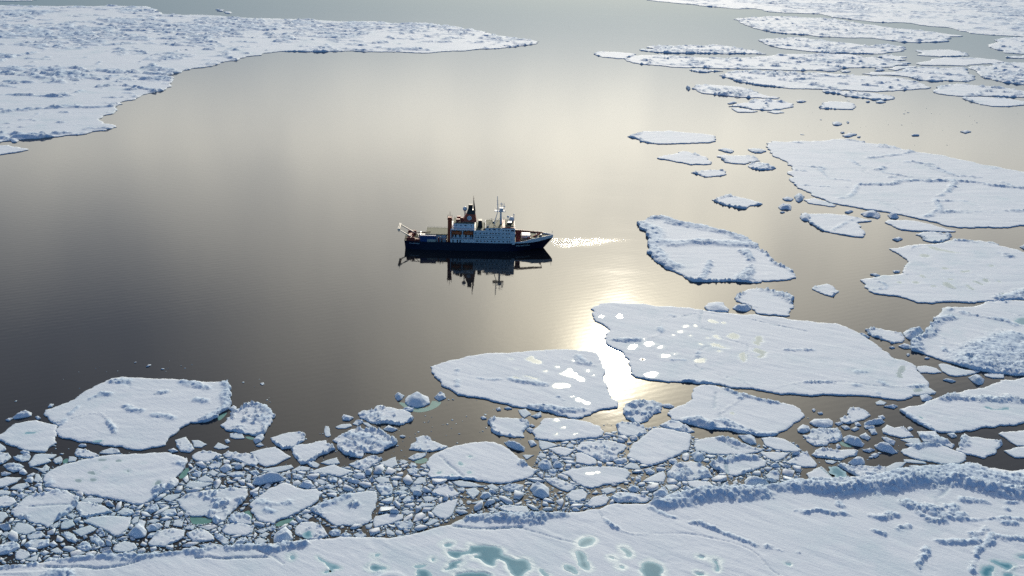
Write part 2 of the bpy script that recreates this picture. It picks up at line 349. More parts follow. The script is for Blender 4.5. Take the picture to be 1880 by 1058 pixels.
FLOES = """
A1 - Nl|-80,6 0,10 100,12 200,11 268,12 288,18 296,26 340,28 390,29 420,32 480,34 560,36 620,40 690,40 740,44 780,43 800,46 850,52 880,57 915,66 950,72 990,77 985,81 950,85 905,90 870,92 830,94 780,98 700,96 620,95 540,95 505,96 480,102 440,108 405,117 390,122 350,128 310,138 318,148 315,158 301,167 270,173 250,182 225,192 212,196 212,205 190,215 181,221 192,228 214,234 195,240 160,246 105,252 85,253 40,257 0,262 -80,274|vast ridged snow covered ice sheet tapering to a long point in the open water|the vast tapering ice sheet
A2 A s|-60,968 0,970 60,968 130,982 190,995 140,1008 60,1020 0,1030 -60,1036|flat pointed floe at the photo's edge just below the vast tapering ice sheet|the flat pointed floe at the edge
A3 A c|70,930 95,924 125,936 110,946 80,948
A4 A c|1430,66 1450,60 1485,68 1480,76 1440,76
A5 A c|1490,80 1515,72 1535,84 1520,92 1495,90
A6 - s|-80,-9 0,-6 70,-1 60,2 0,2 -80,4|thin sliver of distant floe cut off by the upper left corner of the photo|the thin sliver in the upper corner
C0 - Nl|1100,-34 1187,0 1205,3 1228,4.5 1264,8 1284,11 1316,13.6 1359,17 1384,16 1409,21.5 1439,24 1480,25.5 1505,26 1526,32 1569,37 1605,41 1641,42 1671,43 1687,46.5 1709,49 1741,51 1762,57 1796,63 1820,65 1845,66 1980,70 1980,-34|broad streaky ice sheet filling the upper right corner of the photo|the broad sheet in the upper right corner
C0b D n|1560,365 1620,335 1700,310 1852,300 2000,298 2000,450 1852,440 1700,430 1600,395|ridged floe cut by the right edge just below the broad corner sheet|the ridged floe under the corner sheet
C0c D R|1710,468 1760,458 1852,455 1960,460 1960,476 1852,475 1760,474
C1 - nl|1352.5,35 1361.6,34 1377.5,32.9 1400,31.7 1432,30.6 1460,31.7 1505,32.9 1535,36.3 1573,42 1605,46.5 1632,51 1664,54.4 1700,57.8 1721,60 1743.5,64 1766,65.8 1764,67.6 1746,68 1741,76.6 1717,78 1682,79 1655,78 1632,74.8 1605,70.7 1569,70.3 1539,69 1505,68 1483,64.6 1443,62.4 1418,60 1400,56 1382,51.7 1368.5,46.5 1357,41|long ridged floe lying just below the upper right corner sheet|the long ridged floe below the corner sheet
C2 - nl|1392,74.8 1409,71.4 1445.5,69 1480,70.3 1505,74.8 1537,78.2 1573,81.6 1596,85 1619,82.8 1648,85 1663,87.3 1664,90.7 1659.5,94 1632,97 1600.6,99.8 1573,99.3 1546,98 1517,97.5 1483,94.8 1460,92 1445.5,90.7 1411.5,84 1400,78|narrow snow floe with a blunt white right end below the long ridged floe|the narrow blunt ended floe
D3 D r|975,412 1100,408 1250,405 1330,415 1400,440 1405,455 1300,460 1180,463 1050,455 985,448 1030,430|small bright oval floe with a dark ridge on its right side|the small bright oval floe
C4 C nl|565,380 600,372 740,375 900,370 1050,372 1130,365 1220,378 1330,400 1440,412 1530,440 1430,438 1300,436 1160,438 1000,435 800,435 640,428 510,412 500,405 620,395 560,388|thin lens shaped floe lying just behind the longest narrow floe|the thin lens shaped floe
C5 C r|132,440 180,420 260,425 370,430 470,438 465,452 400,478 330,478 200,465 150,450|small oval floe with a blue rim at the far left tip of the floe cluster|the small blue rimmed oval floe
C6 - nl|1148.4,111 1162,103 1187,102 1206,101 1232,103 1264,105 1296,106.6 1343,107.7 1377.5,106.6 1423,102 1445.5,100 1480,100 1505,99.3 1546,100 1573,102.5 1587,106.6 1600.6,104.3 1619,109 1637,112 1664,118 1669,121 1648,120 1637,123.6 1623,124 1605,124.3 1569,124.7 1535,129 1512,129 1480,129.7 1423,129.3 1389,127.4 1355,127 1327.6,127 1287,124.3 1259.5,125 1232,123.6 1182.4,119 1160,115|longest of the narrow floes, with bright wet patches on its left half|the longest narrow floe
C6b C R|905,568 960,562 1100,575 1180,580 1040,590 950,582
D6 D r|660,458 760,452 900,460 890,490 820,495 760,480
D6b D c|865,505 905,508 940,514 900,520
D7 D s|750,560 830,540 980,538 920,555 820,575
D8 D nl|540,600 620,585 740,590 860,575 950,555 1050,548 1180,555 1300,545 1380,556 1460,620 1460,645 1400,665 1300,660 1200,655 1100,660 1000,650 920,625 740,610 640,612|ridged floe with a dark front edge wedged between two pale sheets near the right edge|the ridged floe with dark front edge
D9 D sl|980,515 1100,490 1200,468 1300,470 1480,472 1620,485 1700,505 1610,518 1460,525 1400,535 1280,533 1100,532 1020,530|smooth pale wedge shaped floe just below the small bright oval floe|the smooth pale wedge floe
D10 D nl|1400,552 1450,537 1600,535 1680,515 1852,510 2000,508 2000,692 1852,688 1700,672 1600,650 1520,630 1475,595|pale floe with a diagonal blue ridge running off the right edge|the pale floe with diagonal blue ridge
D10b D b|140,568 240,550 350,550 340,575 260,582 220,574
D10c D b|640,575 640,555 690,545 720,565 690,580
D10d D c|360,575 400,570 450,580 420,590 380,588
C11 - nl|1320.8,139.5 1334,133.8 1355,131.5 1386.5,130.4 1423,131.5 1480,136 1494,133.8 1535,137 1573,139.5 1619,141.7 1655,145 1678,149.7 1698,156.5 1709.4,161 1696,163.7 1664,166 1641,167.8 1605,169 1573,167.3 1528,165.5 1483,163.7 1459,163.7 1423,160 1389,156.5 1361.6,152 1341,145|broad streaked floe with a sharp left tip, nearest the water in the upper cluster|the broad streaked floe
D12 D n|220,740 300,735 450,742 600,755 700,770 800,790 805,800 740,812 640,812 580,800 480,790 360,765 260,755|narrow crumbled floe tucked just below the broad streaked floe|the narrow crumbled floe
D12b D c|650,822 700,815 735,830 700,838 655,835
D12c D c|570,825 600,822 605,828 580,830
D13 D nl|1110,735 1140,710 1250,690 1300,680 1420,690 1560,700 1700,715 1852,740 2000,755 2000,792 1852,790 1700,788 1600,782 1480,778 1360,783 1260,775 1180,765 1120,750|floe with blue rubble on its right half, reaching the right edge|the floe with rubbly right half
D14 D r|1360,803 1400,788 1560,792 1700,800 1850,825 1900,830 1900,850 1820,858 1700,865 1600,865 1500,850 1420,825|half moon floe with a blue ridge, lowest at the right edge of the upper cluster|the half moon floe at the right
C15 C nl|925,720 950,705 960,692 1100,690 1250,700 1350,715 1430,745 1500,770 1560,785 1640,792 1600,803 1540,798 1400,795 1250,785 1120,770 1000,755|streaked floe with a dark knob of ice beside its left tip|the streaked floe with knobbed tip
C15k C b|878,712 885,703 905,703 916,722 893,734
C16 C n|1225,865 1290,845 1390,830 1420,808 1540,804 1640,815 1750,845 1745,860 1680,880 1620,893 1500,895 1400,886 1300,864|humped floe with a dark raised right edge below the streaked floe|the humped dark edged floe
C16b C s|1250,875 1310,882 1400,892 1460,905 1400,912 1300,912 1265,895
C16c C s|1535,908 1580,898 1640,897 1675,915 1600,922
C17 C c|1215,840 1270,822 1290,835 1230,845
D17 D c|10,820 50,812 90,825 60,832 15,830
D18 D r|190,870 230,835 330,825 420,828 480,850 485,875 470,890 300,885 200,882|small lone boxy floe with a lumpy back in open water under the upper cluster|the small lone boxy floe
D19 D c|300,995 330,990 375,1000 370,1015 320,1010
D20 D c|415,990 430,986 437,996 425,1002
E1 E r|405,138 470,120 540,95 640,95 740,90 860,105 1000,115 1100,130 1120,140 1110,165 1115,178 1060,190 900,195 780,197 660,200 560,190 500,165|long oval floe with a blue ridge along its back, alone in calm water|the lone long oval floe
E2 E r|645,312 740,285 820,275 860,258 920,270 1000,295 1060,320 1090,350 1080,362 1000,365 920,368 850,350 740,330|kite shaped floe with a small blue peak just below the lone long oval floe|the kite shaped floe
E3 E r|920,432 1000,420 1080,410 1180,410 1200,420 1208,445 1150,460 1040,468 980,445|tiny cupped floe with a tail on its left below the kite shaped floe|the tiny cupped floe
E4 E c|1140,245 1190,235 1250,245 1268,258 1240,272 1190,262
E5 E r|1128,300 1200,288 1300,292 1400,295 1450,310 1480,335 1430,345 1390,345 1360,362 1320,360 1250,355 1190,345|low ragged floe with two dark humps between the kite floe and the huge cracked floe|the ragged two humped floe
E6 E R|1380,380 1420,350 1500,352 1560,370 1610,395 1560,408 1480,412 1420,400
E7 E c|1385,240 1420,235 1480,240 1530,258 1500,268 1440,272 1410,262
E8 E r|1088,650 1130,635 1190,618 1260,622 1350,640 1420,655 1500,685 1460,695 1390,705 1370,722 1300,718 1200,698 1130,672|small white arrowhead floe alone in the water above the rubble covered floe|the small white arrowhead floe
E8b E c|1660,640 1700,628 1750,645 1730,660 1680,655
E8c E b|1755,622 1800,605 1840,625 1830,650 1790,670 1765,650
E8d E b|1625,712 1660,688 1690,700 1720,685 1728,735 1690,725 1640,730
E8e E c|1640,752 1660,746 1680,752 1660,758
E10 E b|1800,790 1820,760 1880,775 1900,800 1870,825 1820,815
E9 - r|1168.8,410.5 1182.5,406 1196,400.3 1214,397.3 1228,400 1239,408 1252.7,411.6 1271,412.7 1286.8,415 1309.4,421.8 1332,427.5 1354.8,435.4 1375,443.3 1386.5,449 1393,458 1414,471.7 1436.4,486.5 1454.6,502.4 1461.4,511.4 1445.5,514.8 1400,516.6 1359.3,518.2 1327.6,518.2 1286.8,518.2 1273,518.2 1259.5,511.4 1246,503.5 1236.9,499 1218.7,488.8 1207.4,483 1196,471.7 1187,465 1191.5,453.6 1189.3,449 1193.8,442 1187,431 1173.4,419.5|floe half buried under jumbled blue rubble, right of the bright streak by the ship|the rubble covered floe
G1 G r|1270,480 1340,430 1400,405 1450,398 1560,410 1640,435 1700,450 1755,490 1750,520 1745,560 1720,620 1600,615 1460,605 1440,590 1415,560 1400,540 1330,518|shield shaped floe with a blue rubble rim, just below the rubble covered floe|the shield shaped floe
G2 G c|1028,550 1060,520 1120,512 1180,515 1230,570 1225,590 1140,588 1060,580
G3 G b|1255,560 1280,535 1340,535 1400,545 1410,565 1370,585 1310,580
G4 - sl|1100.8,559 1121,556.8 1141.6,558 1169,559 1187,560 1205,563.6 1232,563.6 1264,566 1289,570.4 1309.4,573.8 1341,577 1386.5,578.3 1414,583 1445.5,587 1480,590 1505,594 1532.6,595 1555,602 1573,611 1596,626 1619,644 1641.4,660 1664,664.5 1681,673 1683,682.7 1696,694 1706,706.5 1705,713.3 1718.5,721 1716,724.6 1700,725.3 1677.7,727 1664,733.7 1648,736 1632,733.7 1605,730 1573,727 1551,727.6 1510,725.3 1489.5,728 1469,725.8 1445.5,724.6 1414,721 1377.5,714.4 1355,714 1332,710 1305,706.5 1277.7,705.4 1257,702 1228,703 1205,699.7 1187,697.4 1169,694 1157.5,687 1157.5,673.6 1153,660 1146,655 1130,642 1112,630.5 1109,621.4 1119,609 1110,598.7 1091.7,589.7 1087,578.3|largest flat white floe, dotted with bright ponds, right of the sun glint|the largest pond dotted floe
H1 H sl|760,75 900,55 1080,42 1200,30 1280,10 1400,10 1500,15 1560,30 1640,50 1740,75 1852,110 2000,130 2000,478 1852,492 1760,490 1640,500 1550,505 1420,515 1300,508 1200,508 1110,522 990,515 900,480 820,460 720,450 640,440 560,390 525,330 640,310 760,295 880,275 890,225 920,190 890,155 820,110|flat notched floe speckled with grey green ponds against the right edge|the notched grey pond floe
H1b H s|1530,25 1560,18 1600,20 1650,42 1640,48 1580,30
H2 - sl|1713,587.4 1721,580.6 1730,571.5 1739,564.7 1761.6,566 1786.5,564.7 1795.6,562.4 1809,556 1832,553.6 1859,553.6 1980,552 1980,688 1880,690 1845.5,687.7 1823,686 1800,681.5 1773,674.7 1743.5,666.8 1722,660 1709,655.4 1687,647.5 1673,644 1671,637.3 1673,628.2 1687,619 1698,607.8 1716,590.8|floe with thick blue rubble over its lower right corner, at the right edge|the rubbly cornered floe at the edge
H3 H r|565,735 650,720 760,740 860,760 885,800 870,835 780,845 700,815 630,790|leaf shaped small floe between the largest pond dotted floe and the right edge floes|the small leaf shaped floe
H4 H b|870,760 900,740 960,730 1020,725 1040,745 1000,785 940,815 900,800
H4b H c|835,865 880,848 930,862 940,885 880,885
H4c H c|900,935 915,925 928,938 912,950
H5 H r|135,395 200,375 260,362 310,385 355,420 300,465 240,450 180,425|tiny lone lumpy floe in the gap left of the notched grey pond floe|the tiny lone lumpy floe
H6 H c|605,285 650,280 688,295 660,303
H7 H c|790,258 850,255 840,270 800,270
H8 H c|520,762 560,770 605,795 590,802 545,782
H9 H c|760,875 790,870 808,880 780,884
H10 H c|1045,965 1065,955 1090,965 1070,972
H11 H b|1815,60 1852,42 1960,40 1960,85 1852,78
F1 - l|1407,264 1420,260 1460,259.7 1500,259.7 1519,258.5 1528,256.3 1560,257.4 1587,262 1623,267.6 1653,273.3 1678,279 1709,283.5 1755,292.6 1800,302.8 1845.5,310.7 1880,316.4 1980,330 1980,408 1880,415 1850,419 1813.7,417.7 1789,419.5 1750,417.3 1732,414.5 1714,408 1682,401.4 1650.5,394.6 1619,389 1600.6,386.7 1580,383.3 1555,378.7 1535,375.3 1516.7,369.7 1489.5,358.3 1473.6,349.2 1460,340 1448,330 1454.6,339 1445.5,332 1445.5,317.5 1454,310 1445.5,303 1436.4,295 1431.9,291.4 1418,283.5 1409,274.4 1405.8,270|huge cracked snow floe with blue ridges lying across the upper right|the huge cracked floe
F2 F s|45,765 120,768 250,765 400,775 500,795 620,820 560,830 500,840 520,880 570,925 545,955 420,940 300,920 220,900 140,850|swallow tailed smooth floe with a crack across it, under the huge cracked floe|the swallow tailed floe
F3 F s|725,835 760,815 880,815 1000,830 1120,860 1220,890 1300,908 1230,912 1150,908 1040,905 960,905 860,895 790,865|smooth pale tongue shaped floe along the front of the huge cracked floe|the smooth tongue shaped floe
F4 F r|975,935 1040,914 1130,912 1200,930 1265,935 1255,965 1180,995 1110,995 1030,970|small basin shaped floe with a raised blue rim, touching the smooth tongue|the small blue rimmed basin floe
F5 F s|70,650 160,640 250,665 335,698 310,708 200,692 110,680
F6 F b|530,760 580,742 680,757 690,790 670,805 620,785 560,785
F6b F c|400,750 440,738 470,745 430,760
F6c F b|745,775 790,770 840,792 830,802 770,800
F6d F c|785,970 830,958 870,970 830,985
F7 F c|300,30 340,22 380,38 350,48 310,45
F8 F c|380,130 430,110 500,120 460,135 400,142
F9 F c|940,125 1005,126 1003,131 945,131
F10 F c|1335,98 1380,90 1425,100 1380,112
F11 F c|365,104 395,101 400,108 375,112
F12 F c|500,138 530,140 525,146 505,145
I1 I R|370,400 400,360 480,330 540,335 620,345 690,370 685,405 640,440 580,480 510,520 450,510 390,480 370,440|heart shaped heap of blue rubble ice standing in the bright sun glint|the heart shaped rubble heap
I1b I c|690,370 740,365 785,385 750,398 700,390
I2 I sl|950,230 1000,215 1120,220 1180,240 1280,275 1420,310 1560,350 1640,362 1740,375 1800,405 1835,450 1820,480 1750,520 1680,580 1580,625 1480,625 1380,605 1250,580 1140,570 1080,570 1000,555 880,520 760,490 730,450 740,420 800,395 900,350 925,300|smooth floe with blue mound on its near edge, below the largest pond dotted floe|the smooth block mound floe
I3 I r|310,530 360,510 450,515 540,545 565,600 500,625 400,628 330,605|rounded pale floe with blue lower lip below the heart shaped rubble heap|the rounded blue lipped floe
I3b I R|665,535 740,500 820,505 900,550 950,590 900,600 800,580 720,560
I4 I s|650,560 700,565 800,588 920,612 915,660 905,740 820,780 740,810 680,840 600,865 540,860 480,830 400,795 420,740 500,660 580,590|smooth tilted slab with a brown slushy notch in its lower edge|the smooth notched slab
I5 I s|945,660 1040,640 1140,635 1240,650 1340,690 1420,715 1520,730 1490,745 1400,765 1300,780 1200,778 1060,770 960,750 945,700|smooth leaf shaped floe with a thin crack, right of the notched slab|the smooth leaf with thin crack
I6 I s|1490,642 1560,632 1680,652 1740,690 1815,740 1780,755 1680,750 1600,735 1520,700|small smooth white slab touching the near right edge of the block mound floe|the small smooth slab
I6b I c|1300,620 1400,618 1435,640 1450,690 1400,690 1340,660
I7 I s|1475,760 1580,755 1720,760 1680,800 1600,830 1540,805|small kite slab pointing downward in the gap below the small smooth slab|the small downward kite slab
I8 I r|1065,850 1120,820 1220,795 1320,785 1440,790 1530,830 1520,870 1420,905 1300,945 1230,940 1180,920 1110,890|split floe with a blue back ridge and a narrow crack near its left end|the split ridge backed floe
I9 - r|1443,851 1459,842 1473.6,832 1481,831 1489,841 1500,854 1498,858 1478,859 1460,856|pale shell shaped floe with a blue upper rim, right of the split floe|the pale shell shaped floe
I10 - n|1055.7,819.6 1060,823 1078,812 1105,809.7 1128,812 1146,816.5 1150.7,822 1137,832.3 1119,848 1110,850 1083,839 1060,829|slanting grooved floe with a blue heap on its right half, left of the notched slab|the slanting grooved floe
I11 I R|725,940 760,890 840,840 920,830 1000,850 1060,890 1095,960 1000,970 900,985 800,980 740,965|domed floe with a blue hollow in its middle, left of the split floe|the domed hollow floe
I12 I s|525,995 600,950 700,910 715,950 700,1000 600,998
I13 - s|1029,870 1050,862 1075,859 1105,858 1131,859 1149,862 1158,869 1149,880 1154,886 1127,890 1085,898 1072,895 1052,884|smooth low floe with two bright wet spots, left of the domed hollow floe|the smooth two spot floe
I14 I s|370,880 430,840 480,850 515,895 450,890
I16 X c|480,490 550,460 640,450 660,490 600,525 520,525
I17 X c|880,600 960,590 1030,640 990,665 910,650
I18 X c|1210,480 1290,460 1330,500 1290,530 1220,510
I19 X b|1500,400 1540,370 1640,390 1700,440 1640,500 1550,480
K1 K s|905,205 980,195 1080,205 1125,245 1050,275 980,265 920,240
K2 K b|1370,205 1400,165 1450,175 1560,205 1585,230 1480,235 1380,235|smooth blue shadowed block with a low tail, against the near floe's back edge|the smooth tailed blue block
K3 K b|1180,235 1210,210 1250,230 1240,255 1200,255
K3b K b|1250,232 1300,225 1350,250 1300,262 1255,256
K4 K b|620,300 680,260 740,270 750,310 730,325 640,345|big round blue boulder of ice at the near floe's back edge|the big round blue boulder
K4b K b|752,310 840,280 855,320 780,330 745,325
K5 K b|860,255 900,245 980,280 960,300 890,285
K6 K s|190,270 260,250 320,265 310,285 240,305
K6b K b|415,260 440,235 500,245 515,265 480,290 430,280
K7 K R|270,340 330,290 450,300 560,320 610,345 560,375 440,370 330,375 280,350
K8 K r|50,400 130,330 230,315 265,345 240,385 180,405 100,410
K9 Y R|760,680 820,620 920,610 950,660 940,740 860,740 790,720
K9b Y b|820,550 870,515 930,540 960,570 880,575
R12b R r|1545,350 1600,300 1700,290 1740,330 1720,380 1660,405 1580,385|round pancake floe with a blue spiral heap in its centre|the round pancake floe
R14b R n|1340,190 1440,190 1560,230 1640,265 1620,290 1560,310 1480,280 1400,235|slim tilted floe with a rubbly upper left flank beside the pancake floe|the slim tilted floe
J1 J sl|845,415 930,385 1060,345 1200,310 1350,270 1480,240 1600,205 1700,170 1852,155 2000,145 2000,508 1852,515 1700,540 1500,560 1380,580 1280,600 1180,598 1100,570 1000,525 900,465|broad smooth floe with a blue ridge along its back, reaching the right edge|the broad ridge backed floe
J2 J s|985,85 990,60 1060,55 1140,75 1185,110 1120,118 1010,112
J3 J s|1160,45 1200,38 1280,60 1380,90 1500,98 1450,120 1380,135 1300,142 1240,130 1190,100
J4 J c|1195,170 1230,162 1300,182 1270,190
J5 J s|1530,125 1580,115 1690,125 1690,155 1600,155 1540,140
J5b J b|1400,150 1460,130 1530,165 1520,200 1480,210 1430,180
J6 J r|1320,690 1340,640 1370,605 1400,630 1500,640 1670,670 1650,720 1620,770 1530,805 1440,780 1300,735|smooth squarish floe with a rubbly left corner in dark water at the right|the smooth squarish floe
J7 J s|855,745 920,720 1000,695 1100,690 1180,700 1280,740 1380,780 1385,820 1280,855 1160,845 1060,825 940,800 880,775|smooth rounded floe with a blue lip behind, left of the squarish floe|the smooth rounded floe
J8 J r|985,590 1060,590 1140,585 1170,640 1240,670 1290,700 1270,725 1180,695 1040,670 1010,630|crooked floe with a blue band across it behind the smooth rounded floe|the crooked banded floe
J9 J r|700,570 740,535 800,560 880,555 920,590 960,630 860,640 780,620 710,600|wedge floe with blue rubble on its left half, left of the crooked floe|the half rubbly wedge floe
J10 J s|850,652 940,642 1000,645 1025,690 990,700 920,680
J10b J c|890,690 940,684 990,705 930,715
J11 J s|1645,605 1740,590 1852,580 2000,575 2000,702 1852,705 1800,705 1740,670|pointed slab jutting in from the right edge, upper one of two|the upper pointed edge slab
J12 J s|1690,745 1780,720 1852,712 2000,710 2000,802 1852,800 1780,800|pointed slab jutting in from the right edge, lower one of two|the lower pointed edge slab
J13 J r|420,440 440,400 500,395 570,420 610,460 560,490 510,500 430,525 370,515 360,480 440,460|hook shaped crumbly floe in the water left of the broad ridge backed floe|the hook shaped crumbly floe
J14 J c|115,515 150,490 270,488 305,510 300,545 230,558 150,540
J15 J n|60,620 130,580 200,560 340,565 370,600 340,670 250,700 150,700 100,670|squat crumbly floe with a greenish patch, right of the small smooth slab|the squat crumbly floe
J16 J b|385,640 430,625 500,645 560,690 540,712 470,700 400,675
J17 J b|555,520 620,505 690,490 725,510 700,525 620,535 560,540
J17b J c|555,545 640,545 640,565 570,565
J17c J c|520,625 570,600 610,640 590,660 540,640
J17d J c|590,575 650,570 665,605 620,612
J18 J b|640,700 700,685 760,710 830,760 790,768 700,745 650,720
J18b J c|545,740 600,725 645,740 600,758
J19 J r|130,775 170,735 260,725 330,740 470,735 510,745 500,780 430,790 370,820 280,805 170,795|long dark edged floe with blue mound on its left end below the squat crumbly floe|the long dark edged block
J20 J s|650,350 690,335 740,355 720,370 660,370
J20b J c|715,385 790,372 830,385 800,402
J20c J c|1010,300 1060,290 1110,315 1080,345 1030,340
J21 J c|15,570 60,535 110,550 125,580 70,600 20,590
J22 J c|1230,610 1280,600 1310,630 1270,640
J22b J c|905,560 930,550 955,570 920,580
J23 J c|480,520 510,515 535,540 490,545
J24 J c|320,520 360,512 385,525 350,540
J25 J c|370,545 420,545 445,565 400,572
J26 J c|450,570 490,550 520,565 480,585
J27 J c|135,410 150,402 165,415 150,428
J28 J c|180,435 215,432 225,445 195,448
J29 J c|670,465 710,458 728,480 690,492
J30 J c|700,635 760,645 810,670 800,700 750,680
J31 J c|610,780 650,765 680,780 640,800
J32 J c|330,695 350,690 370,715 340,725
J33 J s|240,818 290,820 340,830 300,850 250,838
L1 L s|90,140 150,105 210,78 270,130 325,182 200,190 110,178|pale slab with a long thin crack, left of the green melt triangle|the pale cracked slab
L3 L b|430,50 500,2 560,10 572,60 480,72|tall blue ice block standing behind the near floe's rubble belt|the tall standing blue block
L4 L n|345,70 400,50 440,75 580,72 640,82 740,80 740,170 640,185 520,170 450,130|tilted rubbly raft piled against the near floe's rubble belt|the tilted rubbly raft
L5 L s|745,82 830,45 920,38 880,78 790,125 745,128
L6 L s|820,128 870,105 920,90 1000,125 1090,102 1040,150 900,148
L7 L s|890,20 960,22 1060,40 1080,55 980,50 900,42
L8 L s|930,75 1000,68 1040,82 980,92
FG - sl|-120,1046 0,1043 41,1040 64,1038 87,1034 115,1029 144,1025.5 185,1024 216,1022 256,1023 288,1020 321,1017 360,1011 401,1006 422,1004 475,1003 504,1000 556,995.5 597,992.5 648,988 690,989 720,989 761,982 802,970 844,956 862,948 905,948 934,945 957,943 994,945 1035,945 1070,941 1098,937 1118,929 1134,927 1190,927 1203,920 1216,914 1250,911 1283,902 1317,899 1350,900 1400,896 1435,892 1460,884 1496,879 1534,879 1560,878 1616,876 1645,868 1661,864 1683,862 1706,859 1739,857 1770,857 1772,852 1795,852 1808,861 1826,861 1840,864.5 1853,867 1880,864 1980,866 2010,1130 -200,1140|vast near floe with blue ponds and a high blue rubble ridge along its back edge|the vast near floe
M1 - sl|83,755 105,748 137.5,735 145.6,727 162,717 188,704.5 204,696.4 226,693.4 263,696 293,698 331.5,699.4 364,701.4 380,703.4 400,702.9 418.6,703.5 424.7,712.6 420.6,718.6 422.7,735 425.7,743 420.6,751 402.5,761 400.4,767 380,775 350,777 331.5,787 319,799.5 311,803.5 303,818.7 279,822.7 258.7,828 234.5,825.4 202,819.7 172,815.6 137.5,809.6 107,802.5 104,797.5 108,785.3 91,773|wide smooth floe with a crumbled right edge, on dark water at the left|the wide crumbled edged floe
M2 M s|-60,705 0,690 60,650 140,590 240,572 320,562 400,582 500,600 525,615 505,660 515,700 515,765 450,800 410,848 330,845 200,820 100,790 0,740 -60,720|fan shaped smooth floe with one grey pond at the left edge|the fan shaped floe
M3 M b|115,530 180,495 250,478 290,490 285,515 200,535 130,545
M4 M c|435,440 455,410 490,415 470,435
M4b M c|50,555 85,540 120,540 80,565
M4c M c|320,530 350,522 372,540 340,550
M5 W n|990,390 1010,340 1060,325 1160,350 1260,385 1320,420 1230,455 1130,445 1010,425
M6 W n|1320,385 1380,345 1480,312 1580,345 1600,380 1480,395
M6b W c|1040,290 1070,265 1140,268 1150,290 1080,300
M7 M n|1590,740 1640,725 1690,710 1720,750 1765,820 1720,850 1640,840 1600,790|small lumpy boulder floe under the wide crumbled edged floe's lower right|the small lumpy boulder floe
M8 M s|1740,740 1800,738 1880,775 1830,805 1760,800
M9 M c|1525,830 1580,815 1620,840 1560,850
M10 - r|352.7,838 363.9,831 376,830 393.8,831.4 407.5,836 405.3,840 380,850 364,848 354,843|small white floe with a blue dip, below the lumpy boulder floe|the small blue dipped floe
M11 W s|375,515 470,405 560,395 750,405 700,450 640,460 680,490 640,510 400,570
M12 W r|700,485 740,450 800,425 830,460 820,510 750,525
M13 W R|175,440 260,410 390,395 410,430 380,480 300,500 200,470
M14 W s|910,500 915,430 980,430 1020,450 1000,490
M15 W r|-120,250 0,255 70,300 75,345 0,370 -120,380
M16 W n|-120,385 0,385 100,385 150,440 90,490 40,520 -120,540
M17 W R|40,545 100,520 260,525 320,560 260,620 180,635 90,600
M18 W n|430,570 560,585 610,535 660,570 650,610 570,640 500,600
M19 W c|270,370 310,350 390,370 400,395 320,400
M20 W c|255,650 270,600 320,595 365,650 330,670
M21 W c|15,650 70,635 150,655 80,680 20,680
N1 - s|79,883 82.5,873 93,866 107,859 140,850 180,841 206,837 243,835 288,833 311,833 327,838 344,844 344,850 340,855 334,867 322,879 328,883 325.6,891.5 315,900 297,906 288,914 274,922 262,927.6 239,925.5 206,918 175,911 144,904 124,900 99,897 82.5,894.6|big pond pocked floe with a blue mound at its right corner, in the brash|the big pond pocked floe
N2 N r|100,495 180,410 220,370 300,330 450,310 500,295 590,300 660,340 710,370 670,450 640,480 560,530 480,580 435,630 360,600 260,575 160,540|shell shaped floe with a blue upper corner below the big pond pocked floe|the shell shaped floe
N3 N s|110,650 150,590 240,595 290,620 320,660 270,680 230,695 160,680
N4 N r|680,470 680,415 720,400 820,410 930,440 1010,495 900,510 780,540 710,530|curved wedge floe right of the shell shaped floe|the curved wedge floe
N5 N s|725,390 780,365 900,362 930,385 900,412 800,410
N6 N s|740,575 820,540 920,530 1100,535 1170,540 1160,600 1130,650 1060,695 1020,708 950,660 850,620|smooth triangular slab pointing down, below the curved wedge floe|the smooth triangular slab
N7 P n|-187,385 -107,345 0,315 100,300 250,290 460,285 465,340 440,380 310,500 230,575 180,602 150,580 150,545 0,530 -60,515 -75,560 -55,595 -107,510 -150,440|blue tinged floe with rubbly raised right edge, just right of the pond pocked floe|the raised edge rubbly floe
N8 N b|1140,690 1240,560 1300,580 1290,640 1310,670 1290,710 1210,725
N8b N b|1300,625 1430,592 1455,615 1400,650 1320,665
N9 N n|1320,770 1380,700 1460,650 1540,635 1650,660 1640,710 1580,750 1470,800 1340,795|striped oval floe with a blue dent, in the brash above the near floe|the striped oval floe
N10 N n|1660,690 1720,655 1820,650 1880,690 1912,740 1840,750 1720,755
N11 N r|1005,810 1060,770 1110,750 1200,770 1225,820 1160,845 1060,850 1010,835
N12 N s|1650,270 1690,215 1800,225 1907,232 1840,260 1740,288
N12b N s|1757,200 1827,165 1902,200 1897,222 1790,225
N13 N s|650,665 720,635 800,610 860,640 830,665 720,708
N14 N r|540,600 570,570 650,560 670,610 600,640 545,640
N15 N R|540,690 600,670 660,690 705,740 670,765 600,745
N16 N R|795,710 860,700 930,760 945,795 880,800 810,750
N17 N R|690,800 740,755 800,770 820,820 760,840 700,830
N18 N r|135,870 180,820 250,840 270,880 200,920 140,910
N19 N s|230,920 350,865 320,930
N20 N R|240,715 300,680 370,665 405,700 340,730 260,735
N21 N R|210,790 280,740 440,735 440,790 360,815 280,810
N22 N c|440,780 480,750 515,785 470,808
N23 N r|450,835 510,808 560,845 500,860
N24 N c|355,860 400,835 440,855 390,880
N25 N R|-60,800 0,790 80,760 170,780 180,810 80,860 -60,885
N26 N s|300,215 320,150 350,155 380,200 340,230
N27 N s|-80,210 0,198 60,180 190,185 150,225 60,260 -80,290|slim white floe cut by the left edge beside the big pond pocked floe|the slim floe at the left edge
N28 N r|90,285 150,245 240,230 265,260 180,290
N29 N r|-60,305 20,295 95,310 80,340 -60,345
N30 N n|-60,370 0,360 60,345 130,375 150,405 90,440 -60,460
N32 N r|-60,480 50,495 75,525 20,580 -60,610
N33 N s|15,690 60,665 90,680 50,710
